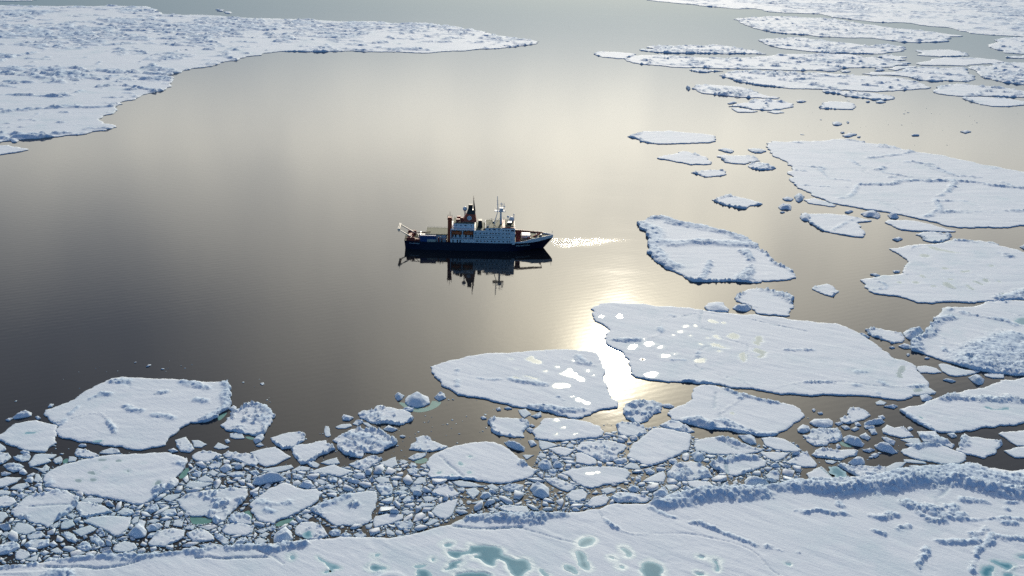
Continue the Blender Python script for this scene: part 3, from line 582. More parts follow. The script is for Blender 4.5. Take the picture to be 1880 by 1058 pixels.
N34 W c|330,755 360,715 440,705 450,745 420,780
N34b W c|355,690 440,650 470,655 430,690 370,705
N34c W c|380,850 430,835 490,855 440,895
N34d W c|225,950 290,920 360,935 290,990
N34e W c|455,820 500,785 560,795 545,830
N34f W c|225,885 260,865 320,865 280,900
N35 N s|1450,370 1500,340 1610,325 1590,360 1520,400 1480,390
N36 N R|1280,480 1330,430 1400,425 1420,470 1360,495
N37 N R|1430,510 1480,470 1560,460 1580,510 1500,530
N38 N R|1040,495 1100,455 1180,470 1200,510 1120,525
N39 N s|1170,570 1200,535 1240,530 1230,580 1180,600
N40 N s|1480,570 1520,570 1500,630 1465,620
N41 N r|1540,610 1550,565 1640,555 1620,625
N42 N s|1310,575 1380,550 1430,570 1360,590
N43 N r|1640,640 1680,600 1740,615 1720,650
N44 N s|1670,140 1760,75 1740,110 1690,140
N45 N R|1710,160 1750,120 1800,140 1780,180
N46 N R|390,935 440,895 540,905 550,925 470,945
N47 N r|590,520 640,500 680,520 650,550
N48 N R|870,690 920,660 940,700 900,710
N49 N c|945,740 970,700 1000,715 985,745
N50 N R|1310,720 1340,680 1400,675 1350,720
N51 N c|400,710 440,700 450,720 410,725
N52 N R|460,640 480,600 540,570 530,610 490,640
N53 N c|1160,450 1190,430 1225,445 1190,460
N54 N c|1420,440 1460,425 1505,440 1440,460
O1 O n|220,605 280,560 420,440 500,395 560,410 650,440 690,490 722,515 690,540 680,590 640,640 620,680 540,700 440,680 340,655 260,640|fist shaped floe with blue rubble on its lower right, right of the wide crumbled floe|the fist shaped floe
O2 O s|305,680 340,672 420,680 440,720 360,725 315,715
O3 O c|520,735 560,700 610,685 620,715 590,750 540,770
O4 O c|300,455 340,425 368,440 360,470 320,472
O5 O r|675,720 740,700 840,670 950,663 995,690 985,740 920,780 860,810 780,822 720,780|cup shaped floe with a tall blue back wall, in the dark water|the cup shaped floe
O6 O r|880,850 900,790 960,775 1050,770 1180,742 1240,790 1265,820 1200,855 1120,880 1080,920 1000,950 950,955 900,900|boot shaped floe with a blue upper left rim, right of the cup shaped floe|the boot shaped floe
O7 O s|490,850 560,830 720,800 780,840 860,890 800,920 720,965 640,980 580,960 540,900|smooth pointed slab just under the cup shaped floe|the smooth pointed slab
O8 O n|240,870 290,840 400,860 480,860 540,890 570,940 540,975 450,955 350,915 260,890|dirty greenish crumbling floe left of the smooth pointed slab|the greenish crumbling floe
O9 O n|1240,740 1300,700 1410,640 1500,635 1640,640 1740,700 1830,750 1780,790 1700,840 1640,860 1530,850 1505,900 1400,885 1330,850 1290,820|diamond shaped floe with blue dimples and a squared notch at its foot|the dimpled diamond floe
O10 - n|657,761 663,756 687,753 691.5,746 702,745 716,749 733.6,753 749.5,757.5 759.7,768.6 752,775 733.6,781.5 728,781 710,778 691.5,779.5 675,775 661,768|two part floe, smooth left half and blue rubble right half, above the diamond floe|the two part rubbly floe
O11 O s|1165,640 1175,610 1205,615 1225,695 1200,708 1175,700|small upright finger of ice alone in the dark water|the small ice finger
O12 O s|1265,620 1320,595 1400,590 1415,610 1360,630 1290,632
O13 O R|1420,590 1450,560 1510,555 1520,575 1470,605
O14 O s|1510,578 1560,580 1640,630 1620,640 1550,610
O15 O c|1325,530 1340,508 1390,520 1430,535 1390,560 1330,555
O16 O c|1700,640 1750,605 1830,640 1780,660
O17 O r|160,805 200,760 260,785 300,798 260,815 200,820
O19 O c|260,740 290,732 310,750 280,765
O20 P n|1360,70 1420,40 1570,-10 1660,20 1600,60 1500,120 1420,100|tilted oblong floe just under the squared notch of the diamond floe|the tilted oblong floe
O21 P s|1640,60 1720,20 1780,0 1800,70 1740,100
O22 O s|1130,945 1280,895 1305,950 1200,962
P1 P s|580,115 680,95 850,70 870,95 800,120 720,138 640,130
P2 P s|1000,140 1100,105 1230,70 1300,100 1410,135 1330,160 1280,180 1180,155 1060,150|flat shard shaped floe with a straight front edge, in the upper brash|the flat shard shaped floe
P3 P r|850,125 920,80 1015,95 1000,120 920,130
P4 P s|480,420 600,330 640,290 740,250 800,232 880,270 960,295 1080,290 1130,320 1090,380 1060,410 960,470 840,525 740,560 690,600 600,580 530,545 500,500|crown shaped smooth floe with a few blue scuffs, in the middle of the left brash|the crown shaped floe
P5 P s|1020,470 1060,440 1160,400 1300,350 1420,325 1540,305 1610,320 1615,370 1580,480 1565,560 1530,590 1400,605 1260,618 1200,590 1150,545 1060,505|wedge floe with a long blue ridge across it, right of the crown shaped floe|the ridge crossed wedge
P6 P s|1580,570 1600,530 1700,510 1844,515 1844,550 1720,600 1590,632
P7 P b|500,240 520,200 620,165 730,160 820,190 780,210 640,230 560,250|long blue shadowed hump of ice above the crown shaped floe|the long blue hump
P8 P r|230,640 280,600 350,590 520,620 500,680 430,705 300,695 240,675|boxy floe with a blue back rim, left below the crown shaped floe|the boxy blue backed floe
P9 P R|285,555 330,505 420,500 490,540 495,600 400,600 300,580
P10 P b|690,760 700,690 800,620 850,670 865,730 780,770|steep blue sided block leaning on the near floe's back edge|the steep blue block
P11 P n|880,640 940,590 1040,580 1120,620 1180,700 1080,740 1000,735 960,720 890,690|rounded floe with a teal meltwater hollow in its middle|the teal hollowed floe
P12 P R|160,710 210,685 290,740 290,775 240,780
P13 P R|320,790 380,730 440,715 465,740 400,785
P14 P r|520,750 570,720 635,750 590,780 530,775
P15 P s|560,700 620,670 655,685 600,720
P16 P R|30,790 120,770 240,790 180,805 60,810
P17 P b|210,110 250,70 310,70 320,110 250,140
P18 P R|270,155 360,125 440,135 430,175 330,180
P19 P r|100,140 150,115 200,140 160,175
P20 P r|430,210 460,150 490,160 480,205
P21 P R|470,130 540,115 570,150 520,170
P22 P R|590,270 640,230 670,250 640,280
P23 P b|910,260 960,215 1020,210 1060,260 1000,285
P24 P c|1390,165 1450,145 1510,155 1510,190 1440,195
P25 P s|1590,200 1640,175 1720,190 1730,225 1640,235
P26 P b|1340,215 1400,190 1470,220 1430,240
P27 P R|1170,200 1210,175 1260,190 1250,225 1200,225
P28 P R|1600,260 1640,235 1740,245 1755,290 1740,340 1650,345 1620,300|knobbly blue floe just right of the ridge crossed wedge|the knobbly blue floe
P29 P c|890,550 910,525 960,570 920,585
P30 P r|940,530 990,505 1040,530 1000,555
P31 P s|1690,630 1770,680 1760,700 1700,690
P32 P R|990,60 1040,35 1100,70 1080,95 1020,85
P33 P R|1180,680 1230,640 1290,660 1280,700 1210,705
P34 P R|1280,700 1330,670 1390,700 1340,725
P35 P c|830,590 860,565 905,590 870,610
P36 P R|105,90 160,45 230,55 200,100 130,110
P37 P R|1130,270 1180,240 1250,260 1200,285
P38 P R|1050,220 1110,200 1170,225 1130,250
P39 P r|1140,300 1200,290 1270,310 1230,325
P40 P R|860,190 900,150 960,170 940,200
P41 P R|1400,690 1470,670 1520,700 1460,735
P42 P c|300,760 320,725 345,735 330,765
P43 P r|530,660 590,640 640,650 590,680
P44 P R|620,635 680,615 715,640 670,660
P45 P r|190,640 210,620 230,640 210,670
Q1 - sl|790.3,674.4 810.7,667.6 842.5,661 860.7,655 883.3,651.8 919.6,649.5 960.5,647.7 992.2,644.5 1033,642.7 1055.7,643.8 1083,646.8 1094,649.7 1101,661 1112,681 1110,702.9 1116.7,719 1125.8,734.8 1134.8,740.5 1133.7,749.6 1105,753 1089.5,757.5 1070,767.7 1055,770 1037.6,765.2 1015,759.5 994.5,755 969.5,750.4 942,748 915,740 883.3,732.3 860.7,730 842.5,726.6 829,717.5 810.7,706 797,692.6 792,683.5|oval floe with scattered bright ponds on its right half, left of the sun glint|the oval pond scattered floe
Q2 Q r|770,690 800,660 900,655 1000,658 1085,665 1085,740 1070,810 980,812 880,795 800,750|shovel shaped floe with a blue crest, below the oval pond scattered floe|the shovel shaped floe
Q3 Q s|1150,820 1160,740 1200,690 1230,662 1360,657 1500,672 1600,692 1680,722 1714,766 1700,795 1600,820 1440,835 1320,842 1220,832|half disc floe with a few small bright ponds, below the oval pond scattered floe|the half disc floe
Q4 Q s|1185,836 1260,848 1340,878 1280,895 1210,912 1190,880
Q5 Q s|1265,905 1360,890 1480,915 1440,945 1400,965 1330,945
Q7 Q b|105,530 130,475 210,448 290,485 305,535 260,560 200,570 130,555|cut cube of ice with a white top above a green underwater shelf|the cut ice cube
Q8 Q b|20,470 40,450 100,475 80,500 40,515
Q9 Q b|340,485 370,455 420,455 437,490 380,515
Q10 Q n|135,910 150,870 200,840 190,815 250,797 310,815 320,840 400,870 450,885 400,910 300,925 220,920|heaped blue floe with a white front foot, left of the smooth broad oval|the heaped blue floe
Q11 - s|784.6,849 797,835.5 817.5,826.4 847,818.5 892.4,812.8 908.3,814 928.7,824 947,838 960.5,849 967.3,856.5 979.6,862.7 985.8,866.8 976,877 960,882 942.5,885.3 918,889.5 891,886 868,882 843.6,879 812.7,881 790,879 788,861 784,849|smooth broad oval floe with three green ponds, in the middle of the brash|the smooth broad oval floe
Q12 Q b|905,850 960,850 1075,895 1070,925 1000,910 930,880
Q13 Q c|1100,840 1140,838 1170,870 1120,885
Q14 Q s|1055,955 1150,955 1090,990
Q15 Q s|1170,970 1200,935 1245,950 1240,975
Q16 Q r|1270,960 1310,950 1350,980 1300,995
Q19 Q s|1020,590 1080,580 1125,625 1070,655 1040,630
Q20 Q R|1125,640 1200,600 1210,640 1170,655
Q21 Q c|1085,750 1110,735 1155,755 1120,775
Q22 Q c|905,575 940,565 970,580 930,585
Q23 Q c|840,580 870,570 880,590 850,595
Q23b Q c|715,650 740,640 765,660 730,665
Q24 Q n|130,980 200,940 280,935 270,960 170,1000
Q25 Q c|1110,715 1130,705 1155,720 1130,728
Q26 Q R|85,580 130,562 175,570 165,600 110,600
R1 R r|350,320 390,270 480,245 540,280 600,330 540,360 460,350 370,340|lozenge floe with a blue left tip, below the smooth broad oval|the blue tipped lozenge
R2 R s|350,490 390,440 500,390 590,375 570,430 530,520 500,545 430,550 380,520|smooth thumb shaped slab with a blue near edge, just behind the near floe|the thumb shaped slab
R3 R s|530,220 600,210 720,230 820,265 720,270 620,268 560,245
R4 R r|650,290 740,275 780,310 760,340 720,380 680,340
R5 R r|155,290 180,250 270,255 270,300 200,315
R6 R r|180,240 240,180 300,185 300,230 230,245
R7 R s|235,440 260,410 390,415 370,440 280,448
R8 R s|270,360 330,350 410,370 340,400 290,395
R9 R b|780,360 800,310 880,320 890,350 820,375
R10 R r|845,255 890,240 955,280 920,295 860,275
R11 R R|975,270 1050,240 1170,250 1160,290 1060,310 1000,295
R12 R b|1225,290 1250,240 1340,240 1400,290 1400,350 1340,370 1260,340|dome shaped blue boulder with a bright front foot, below the broad oval's right end|the blue dome boulder
R13 Z b|920,560 930,510 1010,465 1090,500 1110,560 1080,600 980,605
R14 Z b|1115,550 1130,510 1200,505 1270,550 1250,585 1150,580
R15 R R|940,455 1000,435 1200,440 1225,490 1100,500 1000,490
R16 R s|700,410 820,380 840,390 750,415
R17 R s|290,600 370,550 420,565 330,610
R18 R s|80,490 130,470 200,490 130,515
R19 R R|130,110 190,95 240,110 220,160 160,155
R20 R R|150,80 170,50 210,60 220,90 170,100
R21 R s|250,80 290,60 320,70 300,100
R22 R r|65,40 100,25 140,40 110,65
R23 R r|60,270 100,260 145,285 90,300
R24 R R|0,320 80,290 145,320 90,340
R25 R R|90,390 140,345 200,365 180,400 110,415
R26 R r|570,450 640,440 665,465 600,462
R27 R s|590,390 620,385 630,420 610,425
R28 R s|850,460 900,455 940,480 900,485
R29 R R|20,590 110,570 190,590 170,640 60,650
R30 Z R|1300,290 1340,250 1400,275 1390,315 1330,320
R31 Z r|1060,650 1110,620 1170,650 1150,690 1090,680
R32 R b|1050,530 1070,510 1130,508 1140,530 1080,548
R33 R R|1380,130 1420,110 1480,120 1440,150
R34 Z s|1420,390 1500,380 1690,470 1700,530 1600,545 1430,510
"""
# piled-up ice: floe id, tile, half width (m), height (m), line.  Negative height: an open crack.
RIDGES = """
E9 E 16 2.6|500,860 600,900 620,960 600,1010
E9 E 10 2.4|600,800 700,795 800,840 1000,870 1250,930 1450,1030
E9 G 9 2.4|610,50 640,120 700,180 760,215
E9 G 12 2.4|600,20 800,40 1000,25 1250,45 1450,50
E9 G 4 1.4|1070,185 1050,250 1015,325
E9 G 7 1.8|1350,90 1410,170 1400,245 1330,335
G1 G 5 1.8|1420,402 1520,412 1620,432
G1 G 8 2.2|1640,450 1700,470 1745,495
I2 I 3 1.2|1180,240 1300,285 1450,322 1560,350 1640,358
I2 I 3 1.4|745,450 800,480 880,510
I2 I 6 2.6|900,510 980,500 1080,545
I2 I 3 1|1080,560 1250,578 1320,592 1440,615 1600,615
I2 I 1 -.4|1120,280 1110,400
I2 I 1 -.3|1130,490 1230,560
M1 M 3 1.1|920,315 990,325
M1 M 2.5 .9|1140,435 1180,465 1280,480
M1 M 2.5 .8|1400,515 1480,525 1580,542
M1 O 6 1.3|285,220 300,300 315,400 240,470 190,510 100,560
M1 M 1.6 .7|560,600 640,500 720,430 850,350 980,325
M1 M 4 1|1680,215 1780,235 1880,270
M1 M 3 1|1780,380 1860,390
M1 M 3 1|1440,315 1520,305
H1 H 6 1.6|1290,10 1400,20 1500,55 1600,90 1720,140
H1 H 8 1.8|1670,485 1760,470 1852,440 1950,430
H2 H 7 1.8|1120,660 1050,740 960,830 960,890
H2 H 6 1.8|1180,650 1260,640
H2 H 3 1.2|1350,600 1480,630 1700,660 1780,700
H2 H 14 2.6|1520,890 1640,850 1780,800
H2 H 20 2.8|1460,1000 1600,930 1760,920 1950,900
H2 H 16 2.2|1520,1040 1660,1030 1800,1050 1950,1040
J1 J 6 1.8|1210,315 1280,305 1400,322 1520,320 1640,335 1760,335 1900,350
J1 J 3 .8|850,420 920,460 1000,520 1100,568
FG L 7 3.4|0,245 160,252 330,275 470,262 600,248 740,240 850,225 1000,200
FG L 8 3.4|980,200 1180,180 1300,192 1450,222 1600,255 1750,288 1900,300 2200,305
FG L 14 2.6|700,195 830,160 1000,150 1150,130 1300,110 1450,130 1600,180 1800,210 2200,210
FG L 6 2.0|100,205 300,215 500,205 640,205
FG K 5 2.6|650,375 720,395 800,385 850,360 1000,345
FG K 8 2.8|850,345 1000,320 1150,305 1300,300 1500,290
FG L 8 2.4|-200,240 -60,240 60,235
FG K 1.6 .8|600,425 680,462 740,492 800,505
FG K 1.6 1|940,550 1000,545 1080,580 1180,622 1300,670 1420,715 1460,740
FG K 2 1.2|1560,745 1600,755 1660,775
FG K 2 1.2|1760,785 1820,792
FG L 3 1.2|640,290 700,305 780,330 840,365 900,385
FG L 4 1.6|920,390 1000,420 1100,430 1180,440
FG L 3 1.4|960,440 1020,480 1110,525 1230,540
FG L 2.5 1.2|1250,410 1310,415 1290,470 1380,480 1350,505
FG L 2.5 1.2|1380,360 1440,365 1550,370
FG L 2 1.1|10,450 100,455 190,440 320,470 400,465 500,485
FG L 2.5 1.5|580,485 680,505 740,500 790,470 830,490
FG L 1.8 1|840,610 900,590 940,575
FG L 2 1|660,620 720,640
FG L 2 1.3|1075,760 1085,800 1020,870 1000,920 1010,976
FG L 2.6 1.2|1180,705 1240,715 1320,700 1400,715 1480,700
FG L 2.6 1.2|1450,650 1520,640 1570,600
FG L 2 1.2|1620,650 1590,710 1500,770 1470,850 1450,950
FG L 2.4 1.2|1640,650 1720,670 1860,678
FG L 2 1|1700,550 1760,548 1800,552
FG L 2 1|1690,420 1740,430
FG L 2 1|1640,370 1720,380 1810,380
FG L 2 1|340,345 400,340 350,400 390,410
FG N 2.6 1|20,985 200,965 310,958
FG N 3 1.1|560,925 700,905 900,890 1100,892 1250,900
FG N 3 1.1|1300,885 1450,870 1650,845 1800,835
FG P 2.6 1.1|0,835 200,825 400,815 560,800
FG P 4 1.6|600,815 680,830 780,800 880,790 960,775
FG R 4 1.4|690,535 780,540
FG R 5 1.7|900,545 980,545
FG R 6 1.9|1040,545 1180,545 1310,535
FG R 3 1.2|1360,525 1440,525 1520,520
FG R .8 -.7|550,620 640,632 750,645 900,645 1050,635 1160,630
FG N .8 -.6|400,985 560,992 740,988 860,1000 960,995 1100,975 1230,935
FG P .8 -.6|0,905 120,900 210,915 400,905 640,900
FG P .6 -.4|560,840 680,890 780,960
FG R .5 -.3|1140,640 1300,685 1440,730 1620,770
Q1 Q 4 1.2|1130,560 1250,575 1380,600 1540,600
Q1 Q 2 .8|530,270 525,330 530,400
Q1 Q 3 .9|960,345 1040,360 1110,370 1220,390
Q1 Q 1.5 .5|690,335 760,350 880,345
Q1 Q 2 .9|1340,490 1390,520
Q1 G 4 1.1|0,960 50,1000 100,1010
F1 F 5 1.6|520,530 640,530 760,530 860,500 1000,495 1100,500 1250,500 1440,510 1600,540 1852,562
F1 F 4 1.3|1280,510 1240,590 1160,635
F1 F 4 1.1|1140,650 1170,730 1060,790
F1 F 5 1.4|1180,752 1400,750 1650,750 1852,745
F1 F 4 1.2|600,312 700,308 780,290 860,285 940,262
F1 F 5 1.3|960,345 1040,360 1120,365
F1 F 3 1|440,330 560,400 760,440 930,468
F1 F 3 1|500,540 480,590 420,640 340,640
F1 F 2 .8|0,530 150,540 420,550
F1 F 2 .8|180,390 270,480 480,500
F1 F 3 1|1100,400 1200,430 1310,460 1500,470
F1 F 3 1|1130,390 1280,450
F1 F 3 1.2|420,165 560,185 720,210 850,237 960,262
F2 F 3 1.1|50,775 140,850 230,905
F2 F 2 .8|300,900 400,845 500,800
P5 P 5 1.8|1110,480 1180,460 1300,450 1400,430
P5 P 3 1|1060,450 1160,415 1350,350
P5 P 3 .9|1470,370 1530,360
P4 P 3 .8|570,400 680,430 800,415
P4 P 2 .7|620,470 680,495
N1 N 4 2|1420,290 1460,240 1520,250
N1 N 3 1.2|1340,390 1390,360 1430,320
N1 N 3 .8|1600,60 1650,80
N1 N 3 .6|400,190 430,240
O1 O 5 1.4|400,620 480,590 560,600 640,580
O1 O 4 1.2|600,550 660,540
O1 O 4 1|560,410 640,450 700,510
O9 O 6 1.1|1360,690 1450,700 1560,720
O9 O 4 1.2|1410,760 1480,770
O9 O 4 1.1|1660,770 1740,790
I5 I 3 1.3|1140,640 1240,660 1340,700 1450,735
I5 I .6 -.4|1170,670 1300,740
I8 I 4 1.8|1190,830 1260,800 1340,795 1450,810
I8 I .9 -1.4|1190,800 1200,860 1215,930
J7 J 3 1.3|980,710 1060,695 1150,695
J6 J 4 1.4|1365,615 1340,660 1320,720
N2 N 4 1.2|490,300 560,320 610,345
N2 N .7 -.4|260,450 450,432 640,425
J8 J 4 1.2|1020,630 1100,645 1200,665
L1 L .7 -.7|205,85 260,130 320,180
Q11 R 4 1.6|1180,60 1230,70
Q11 R 3 1.2|1230,160 1280,140
Q11 R 2 .8|340,190 450,195 600,190 720,200
Q11 R .7 -.4|430,0 490,60 600,150 640,190
G4 G 1.2 .5|760,985 820,978 870,985
G4 G 1 -.3|1380,650 1560,690 1852,750
G4 G .9 -.3|1010,580 990,660 1005,730 1100,745
G4 G .9 -.3|1180,810 1380,865 1390,1000
G4 G 1 .4|740,615 800,630
G4 I 3 1|870,185 920,180 1000,195 1080,205
G4 J 3 .8|500,110 570,110
G4 J 2 .7|480,220 550,215
G4 J 3 .8|690,190 720,205
G4 J 2 .6|660,280 680,285
"""
# meltwater: floe id, tile | outline
PONDS = """
FG R|455,790 490,770 540,780 520,805 470,808
FG R|675,800 750,800 860,795 960,810 985,850 970,880 1040,900 1110,925 1190,920 1220,960 1240,1010 1200,1020 1170,1058 1130,1090 1080,1070 1030,1000 1000,940 930,910 910,980 870,980 810,950 780,920 690,905 800,870 640,870 590,915 540,910 490,870 460,850 560,845 640,855 690,840
FG R|440,1020 500,990 510,950 560,930 640,935 560,1000 480,1020
FG R|210,1090 215,1020 250,1010 320,1015 345,1058 350,1090
FG R|550,1062 600,1042 740,1030 860,1042 890,1100 560,1100
FG R|1650,800 1670,750 1740,720 1800,730 1800,765 1740,800 1690,815
FG R|1630,840 1700,845 1740,930 1765,1010 1720,1010 1660,985 1655,900
FG R|1520,975 1580,970 1640,1015 1650,1050 1600,1035
FG R|345,910 370,905 380,935 355,940
FG R|195,985 230,975 300,970 305,980 230,995
FG R|1310,1000 1350,1020 1400,1070 1370,1080 1320,1040
FG K|515,890 560,865 650,875 715,925 690,976 700,1010 550,1010
FG K|1110,850 1150,855 1175,920 1160,950 1135,945 1140,900
FG K|960,950 1040,960 1060,985 980,985
FG K|370,750 420,770 460,810 410,830 400,800 360,770
FG K|1700,880 1760,880 1750,905
FG K|990,820 1040,825 1050,840 1010,838
FG K|250,830 290,825 320,850 290,850
FG K|345,905 375,905 385,925 360,922
FG L|1530,910 1620,895 1640,940 1600,976 1600,1010 1540,1000
FG L|1600,860 1640,855 1690,880 1760,880 1790,910 1750,940 1700,910 1660,890
FG L|1830,825 1880,810 1960,820 1960,840 1850,845
FG L|1700,965 1760,960 1800,990 1720,1000
FG P|1540,990 1580,960 1650,985 1700,1000 1640,1020 1560,1020
FG P|1062,884 1122,918 1192,962 1290,996 1280,1006 1212,1008 1217,1040 1196,1040 1198,992 1110,932
FG P|1130,1035 1190,1018 1200,1032 1150,1045
FG P|840,890 870,885 885,915 850,925
FG P|1590,880 1630,870 1620,900
Q1 Q|1065,180 1100,160 1140,155 1160,180 1215,195 1210,220 1160,225 1110,200
Q1 Q|1335,300 1400,280 1420,250 1470,255 1480,300 1555,340 1550,370 1480,330 1400,320
Q1 Q|1285,400 1340,370 1440,385 1445,405 1380,420 1310,415
Q1 Q|1480,520 1490,490 1560,520 1615,545 1580,550
Q1 Q|1050,320 1100,310 1210,360 1150,350
Q1 Q|960,330 1000,322 1040,345 1000,345
Q1 Q|1310,240 1350,235 1365,250 1330,260
Q1 Q|1210,275 1270,270 1240,295
Q1 Q|990,255 1030,260 1000,270
Q1 Q|945,180 970,173 985,185 960,190
Q1 Q|1452,185 1475,180 1480,200 1460,202
Q1 Q|1565,275 1590,268 1605,285 1580,292
Q1 Q|1605,315 1640,305 1650,320 1620,325
Q1 Q|1435,485 1470,480 1465,495 1440,494
Q3 Q|1300,680 1330,662 1375,680 1340,695
Q3 Q|1355,740 1400,720 1410,740 1380,745
Q3 Q|1310,800 1335,775 1345,790 1320,808
Q3 Q|1460,790 1510,778 1500,790 1465,798
G4 G|170,632 190,622 212,630 195,640
G4 G|320,620 345,612 362,640 345,648
G4 G|850,715 885,698 900,708 870,725
G4 G|803,750 835,738 865,752 835,768 808,762
G4 G|758,783 778,775 795,783 775,790
G4 G|943,705 955,694 970,708 955,718
G4 G|892,785 915,775 940,786 920,795
G4 G|1055,660 1090,655 1145,680 1110,685 1065,675
G4 G|1162,680 1185,672 1205,685 1180,690
G4 G|1205,790 1240,760 1280,765 1315,790 1300,812 1250,815
G4 G|1085,785 1130,778 1170,815 1140,818
G4 G|1028,803 1055,795 1083,803 1055,812
G4 G|975,845 1000,848 1022,862 1000,864
G4 G|525,850 575,835 622,838 610,875 570,880
G4 G|635,880 670,862 705,865 690,890 650,893
G4 G|405,885 450,855 485,858 470,890 430,900
G4 G|660,965 680,935 720,938 765,945 730,965
G4 G|770,930 800,926 795,938 775,940
G4 G|528,815 540,806 552,815 540,824
G4 G|940,985 985,968 1060,970 1030,1000 960,1005
G4 G|1300,965 1320,915 1360,920 1375,970 1340,1010
G4 G|1415,850 1440,790 1490,785 1505,830 1470,875
G4 G|1420,900 1460,885 1530,945 1460,975
G4 G|1060,850 1110,845 1180,875 1245,880 1200,895 1120,880
G4 G|1120,912 1150,900 1178,912 1150,922
G4 G|512,978 525,972 540,978 525,984
G4 I|545,130 580,112 640,112 658,130 620,158 560,150
G4 I|515,8 530,2 545,10 528,14
G4 J|845,85 870,55 888,70 872,105 845,130 870,158 840,155 818,130
G4 J|955,270 985,242 1035,255 1000,270
I2 I|1230,440 1255,430 1280,448 1250,455
I13 Z|1540,655 1600,640 1670,640 1670,670 1600,675
I13 Z|1690,640 1720,632 1745,645 1710,655
H1 H|1060,65 1130,65 1200,90 1370,120 1250,108 1150,95
H1 H|1005,125 1030,120 1110,135 1030,155
H1 H|1170,235 1210,228 1250,240 1210,250
H1 H|1318,268 1380,255 1430,258 1370,275
H1 H|1185,360 1225,348 1260,370 1305,405 1260,400 1215,385
H1 H|1505,325 1540,318 1580,340 1550,358 1520,345
H1 H|1370,375 1400,372 1465,418 1420,412
H1 H|1435,335 1480,345 1540,380 1480,368
H1 H|1005,295 1030,290 1060,318 1020,310
H1 H|820,350 850,345 870,360 835,365
H1 H|945,350 985,342 1000,368 965,362
H1 H|1095,380 1125,375 1140,385 1110,392
H1 H|1555,215 1590,207 1620,222 1580,230
H1 H|1230,328 1260,322 1282,330 1250,336
H1 H|1625,335 1650,335 1672,355 1655,358
H1 H|1660,450 1690,435 1700,455 1675,460
H2 H|1755,650 1852,635 1960,640 1960,705 1800,700
H2 H|1380,965 1430,945 1460,970 1410,995
M2 M|220,690 240,670 280,675 345,665 320,690 260,688
M1 M|840,760 880,748 950,752 900,762
N1 N|780,140 830,140 890,165 820,170
N1 N|672,212 700,206 732,217 705,232
N1 N|800,210 830,197 870,215 830,224
N1 N|1125,130 1145,122 1162,140 1140,155
N1 N|870,28 920,22 950,32 900,40
N1 N|1038,40 1060,30 1080,42 1055,50
N1 N|1255,52 1275,50 1300,65 1270,68
N1 N|920,110 945,92 940,108
N1 N|1370,260 1410,210 1450,225 1420,265
Q11 R|575,70 600,45 640,72 605,98
Q11 R|380,155 400,140 455,132 420,165
Q11 R|515,165 540,158 550,180 525,182
Q11 R|670,140 690,128 715,150 680,155
Q11 Q|600,970 630,960 665,980 630,988
P11 P|955,690 985,655 1035,660 1040,700 1010,732 960,718
L1 L|272,78 300,98 330,80 360,95 428,148 395,172 360,186 330,170
J1 J|1510,385 1560,390 1600,412 1660,415 1700,395 1740,400 1680,420 1580,415
J1 J|955,455 980,458 1045,490 1020,492
"""
# ice awash under the surface next to a floe: floe id, tile | outline
SHELVES = """
Q7 Q|40,520 110,530 200,575 300,565 320,512 340,512 410,520 360,570 260,605 180,605 100,570
M1 O|195,520 260,490 290,480 240,540 200,560
O1 O|440,700 530,705 520,735 460,720
M14 W|830,480 870,450 912,450 912,510 840,520
N7 P|-60,520 0,530 150,548 140,585 0,600 -40,590
P9 P|440,480 480,470 500,530 495,570 480,540 420,500
P4 P|700,600 760,560 860,540 880,555 800,600 720,620
Q11 R|190,40 250,10 310,5 320,30 280,55 220,55
N1 N|1590,180 1630,120 1680,85 1690,110 1660,170 1610,195
J16 J|350,650 400,680 470,705 440,715 370,700
"""
DENSE = "-40,905 60,900 75,870 130,840 200,832 330,840 420,838 480,858 600,862 690,848 780,840 800,880 900,892 960,890 990,830 1060,800 1150,790 1230,780 1300,815 1460,812 1480,835 1470,880 1400,893 1320,900 1230,910 1200,916 1160,925 1120,928 1060,940 1000,944 930,942 860,945 800,968 740,987 690,987 640,987 560,993 500,998 420,1002 330,1014 256,1021 150,1023 60,1036 -40,1042"
SPARSE = ["-40,815 60,830 110,815 200,832 330,830 440,842 500,800 640,790 690,790 790,770 800,800 780,840 690,848 600,862 480,858 420,838 330,840 200,832 130,840 75,870 60,900 -40,905",
          "880,750 960,755 1060,770 1150,780 1230,780 1150,790 1060,800 990,830 940,815 880,790", "1450,770 1600,745 1640,790 1680,870 1560,875 1470,880 1480,835 1460,812",
          "1460,180 1880,180 1880,300 1700,275 1560,245 1460,250", "150,680 300,650 520,700 520,780 430,700 200,690 80,745 20,740", "820,700 900,745 900,800 780,830 770,770"]
# ---------------------------------------------------------------- noise fields (numpy)
def h2(ix, iy, seed):
    v = (ix.astype(np.int64) * 374761393 + iy.astype(np.int64) * 668265263 + seed * 974634777) & 0xffffffff
    v = ((v ^ (v >> 13)) * 1274126177) & 0xffffffff
    v = ((v ^ (v >> 16)) * 2246822519) & 0xffffffff
    return ((v ^ (v >> 15)) & 0xffffff) / float(0xffffff)


def vnoise(x, y, seed):
    ix, iy = np.floor(x), np.floor(y)
    fx, fy = x - ix, y - iy
    fx, fy = fx * fx * (3 - 2 * fx), fy * fy * (3 - 2 * fy)
    a, b, c, d = h2(ix, iy, seed), h2(ix + 1, iy, seed), h2(ix, iy + 1, seed), h2(ix + 1, iy + 1, seed)
    return (a * (1 - fx) + b * fx) * (1 - fy) + (c * (1 - fx) + d * fx) * fy


def fbm(x, y, o, seed):
    s, a, t = 0.0, 1.0, 0.0
    for i in range(o):
        s = s + a * vnoise(x * 2 ** i + 17.3 * i, y * 2 ** i - 9.1 * i, seed + i)
        t += a
        a *= 0.5
    return s / t


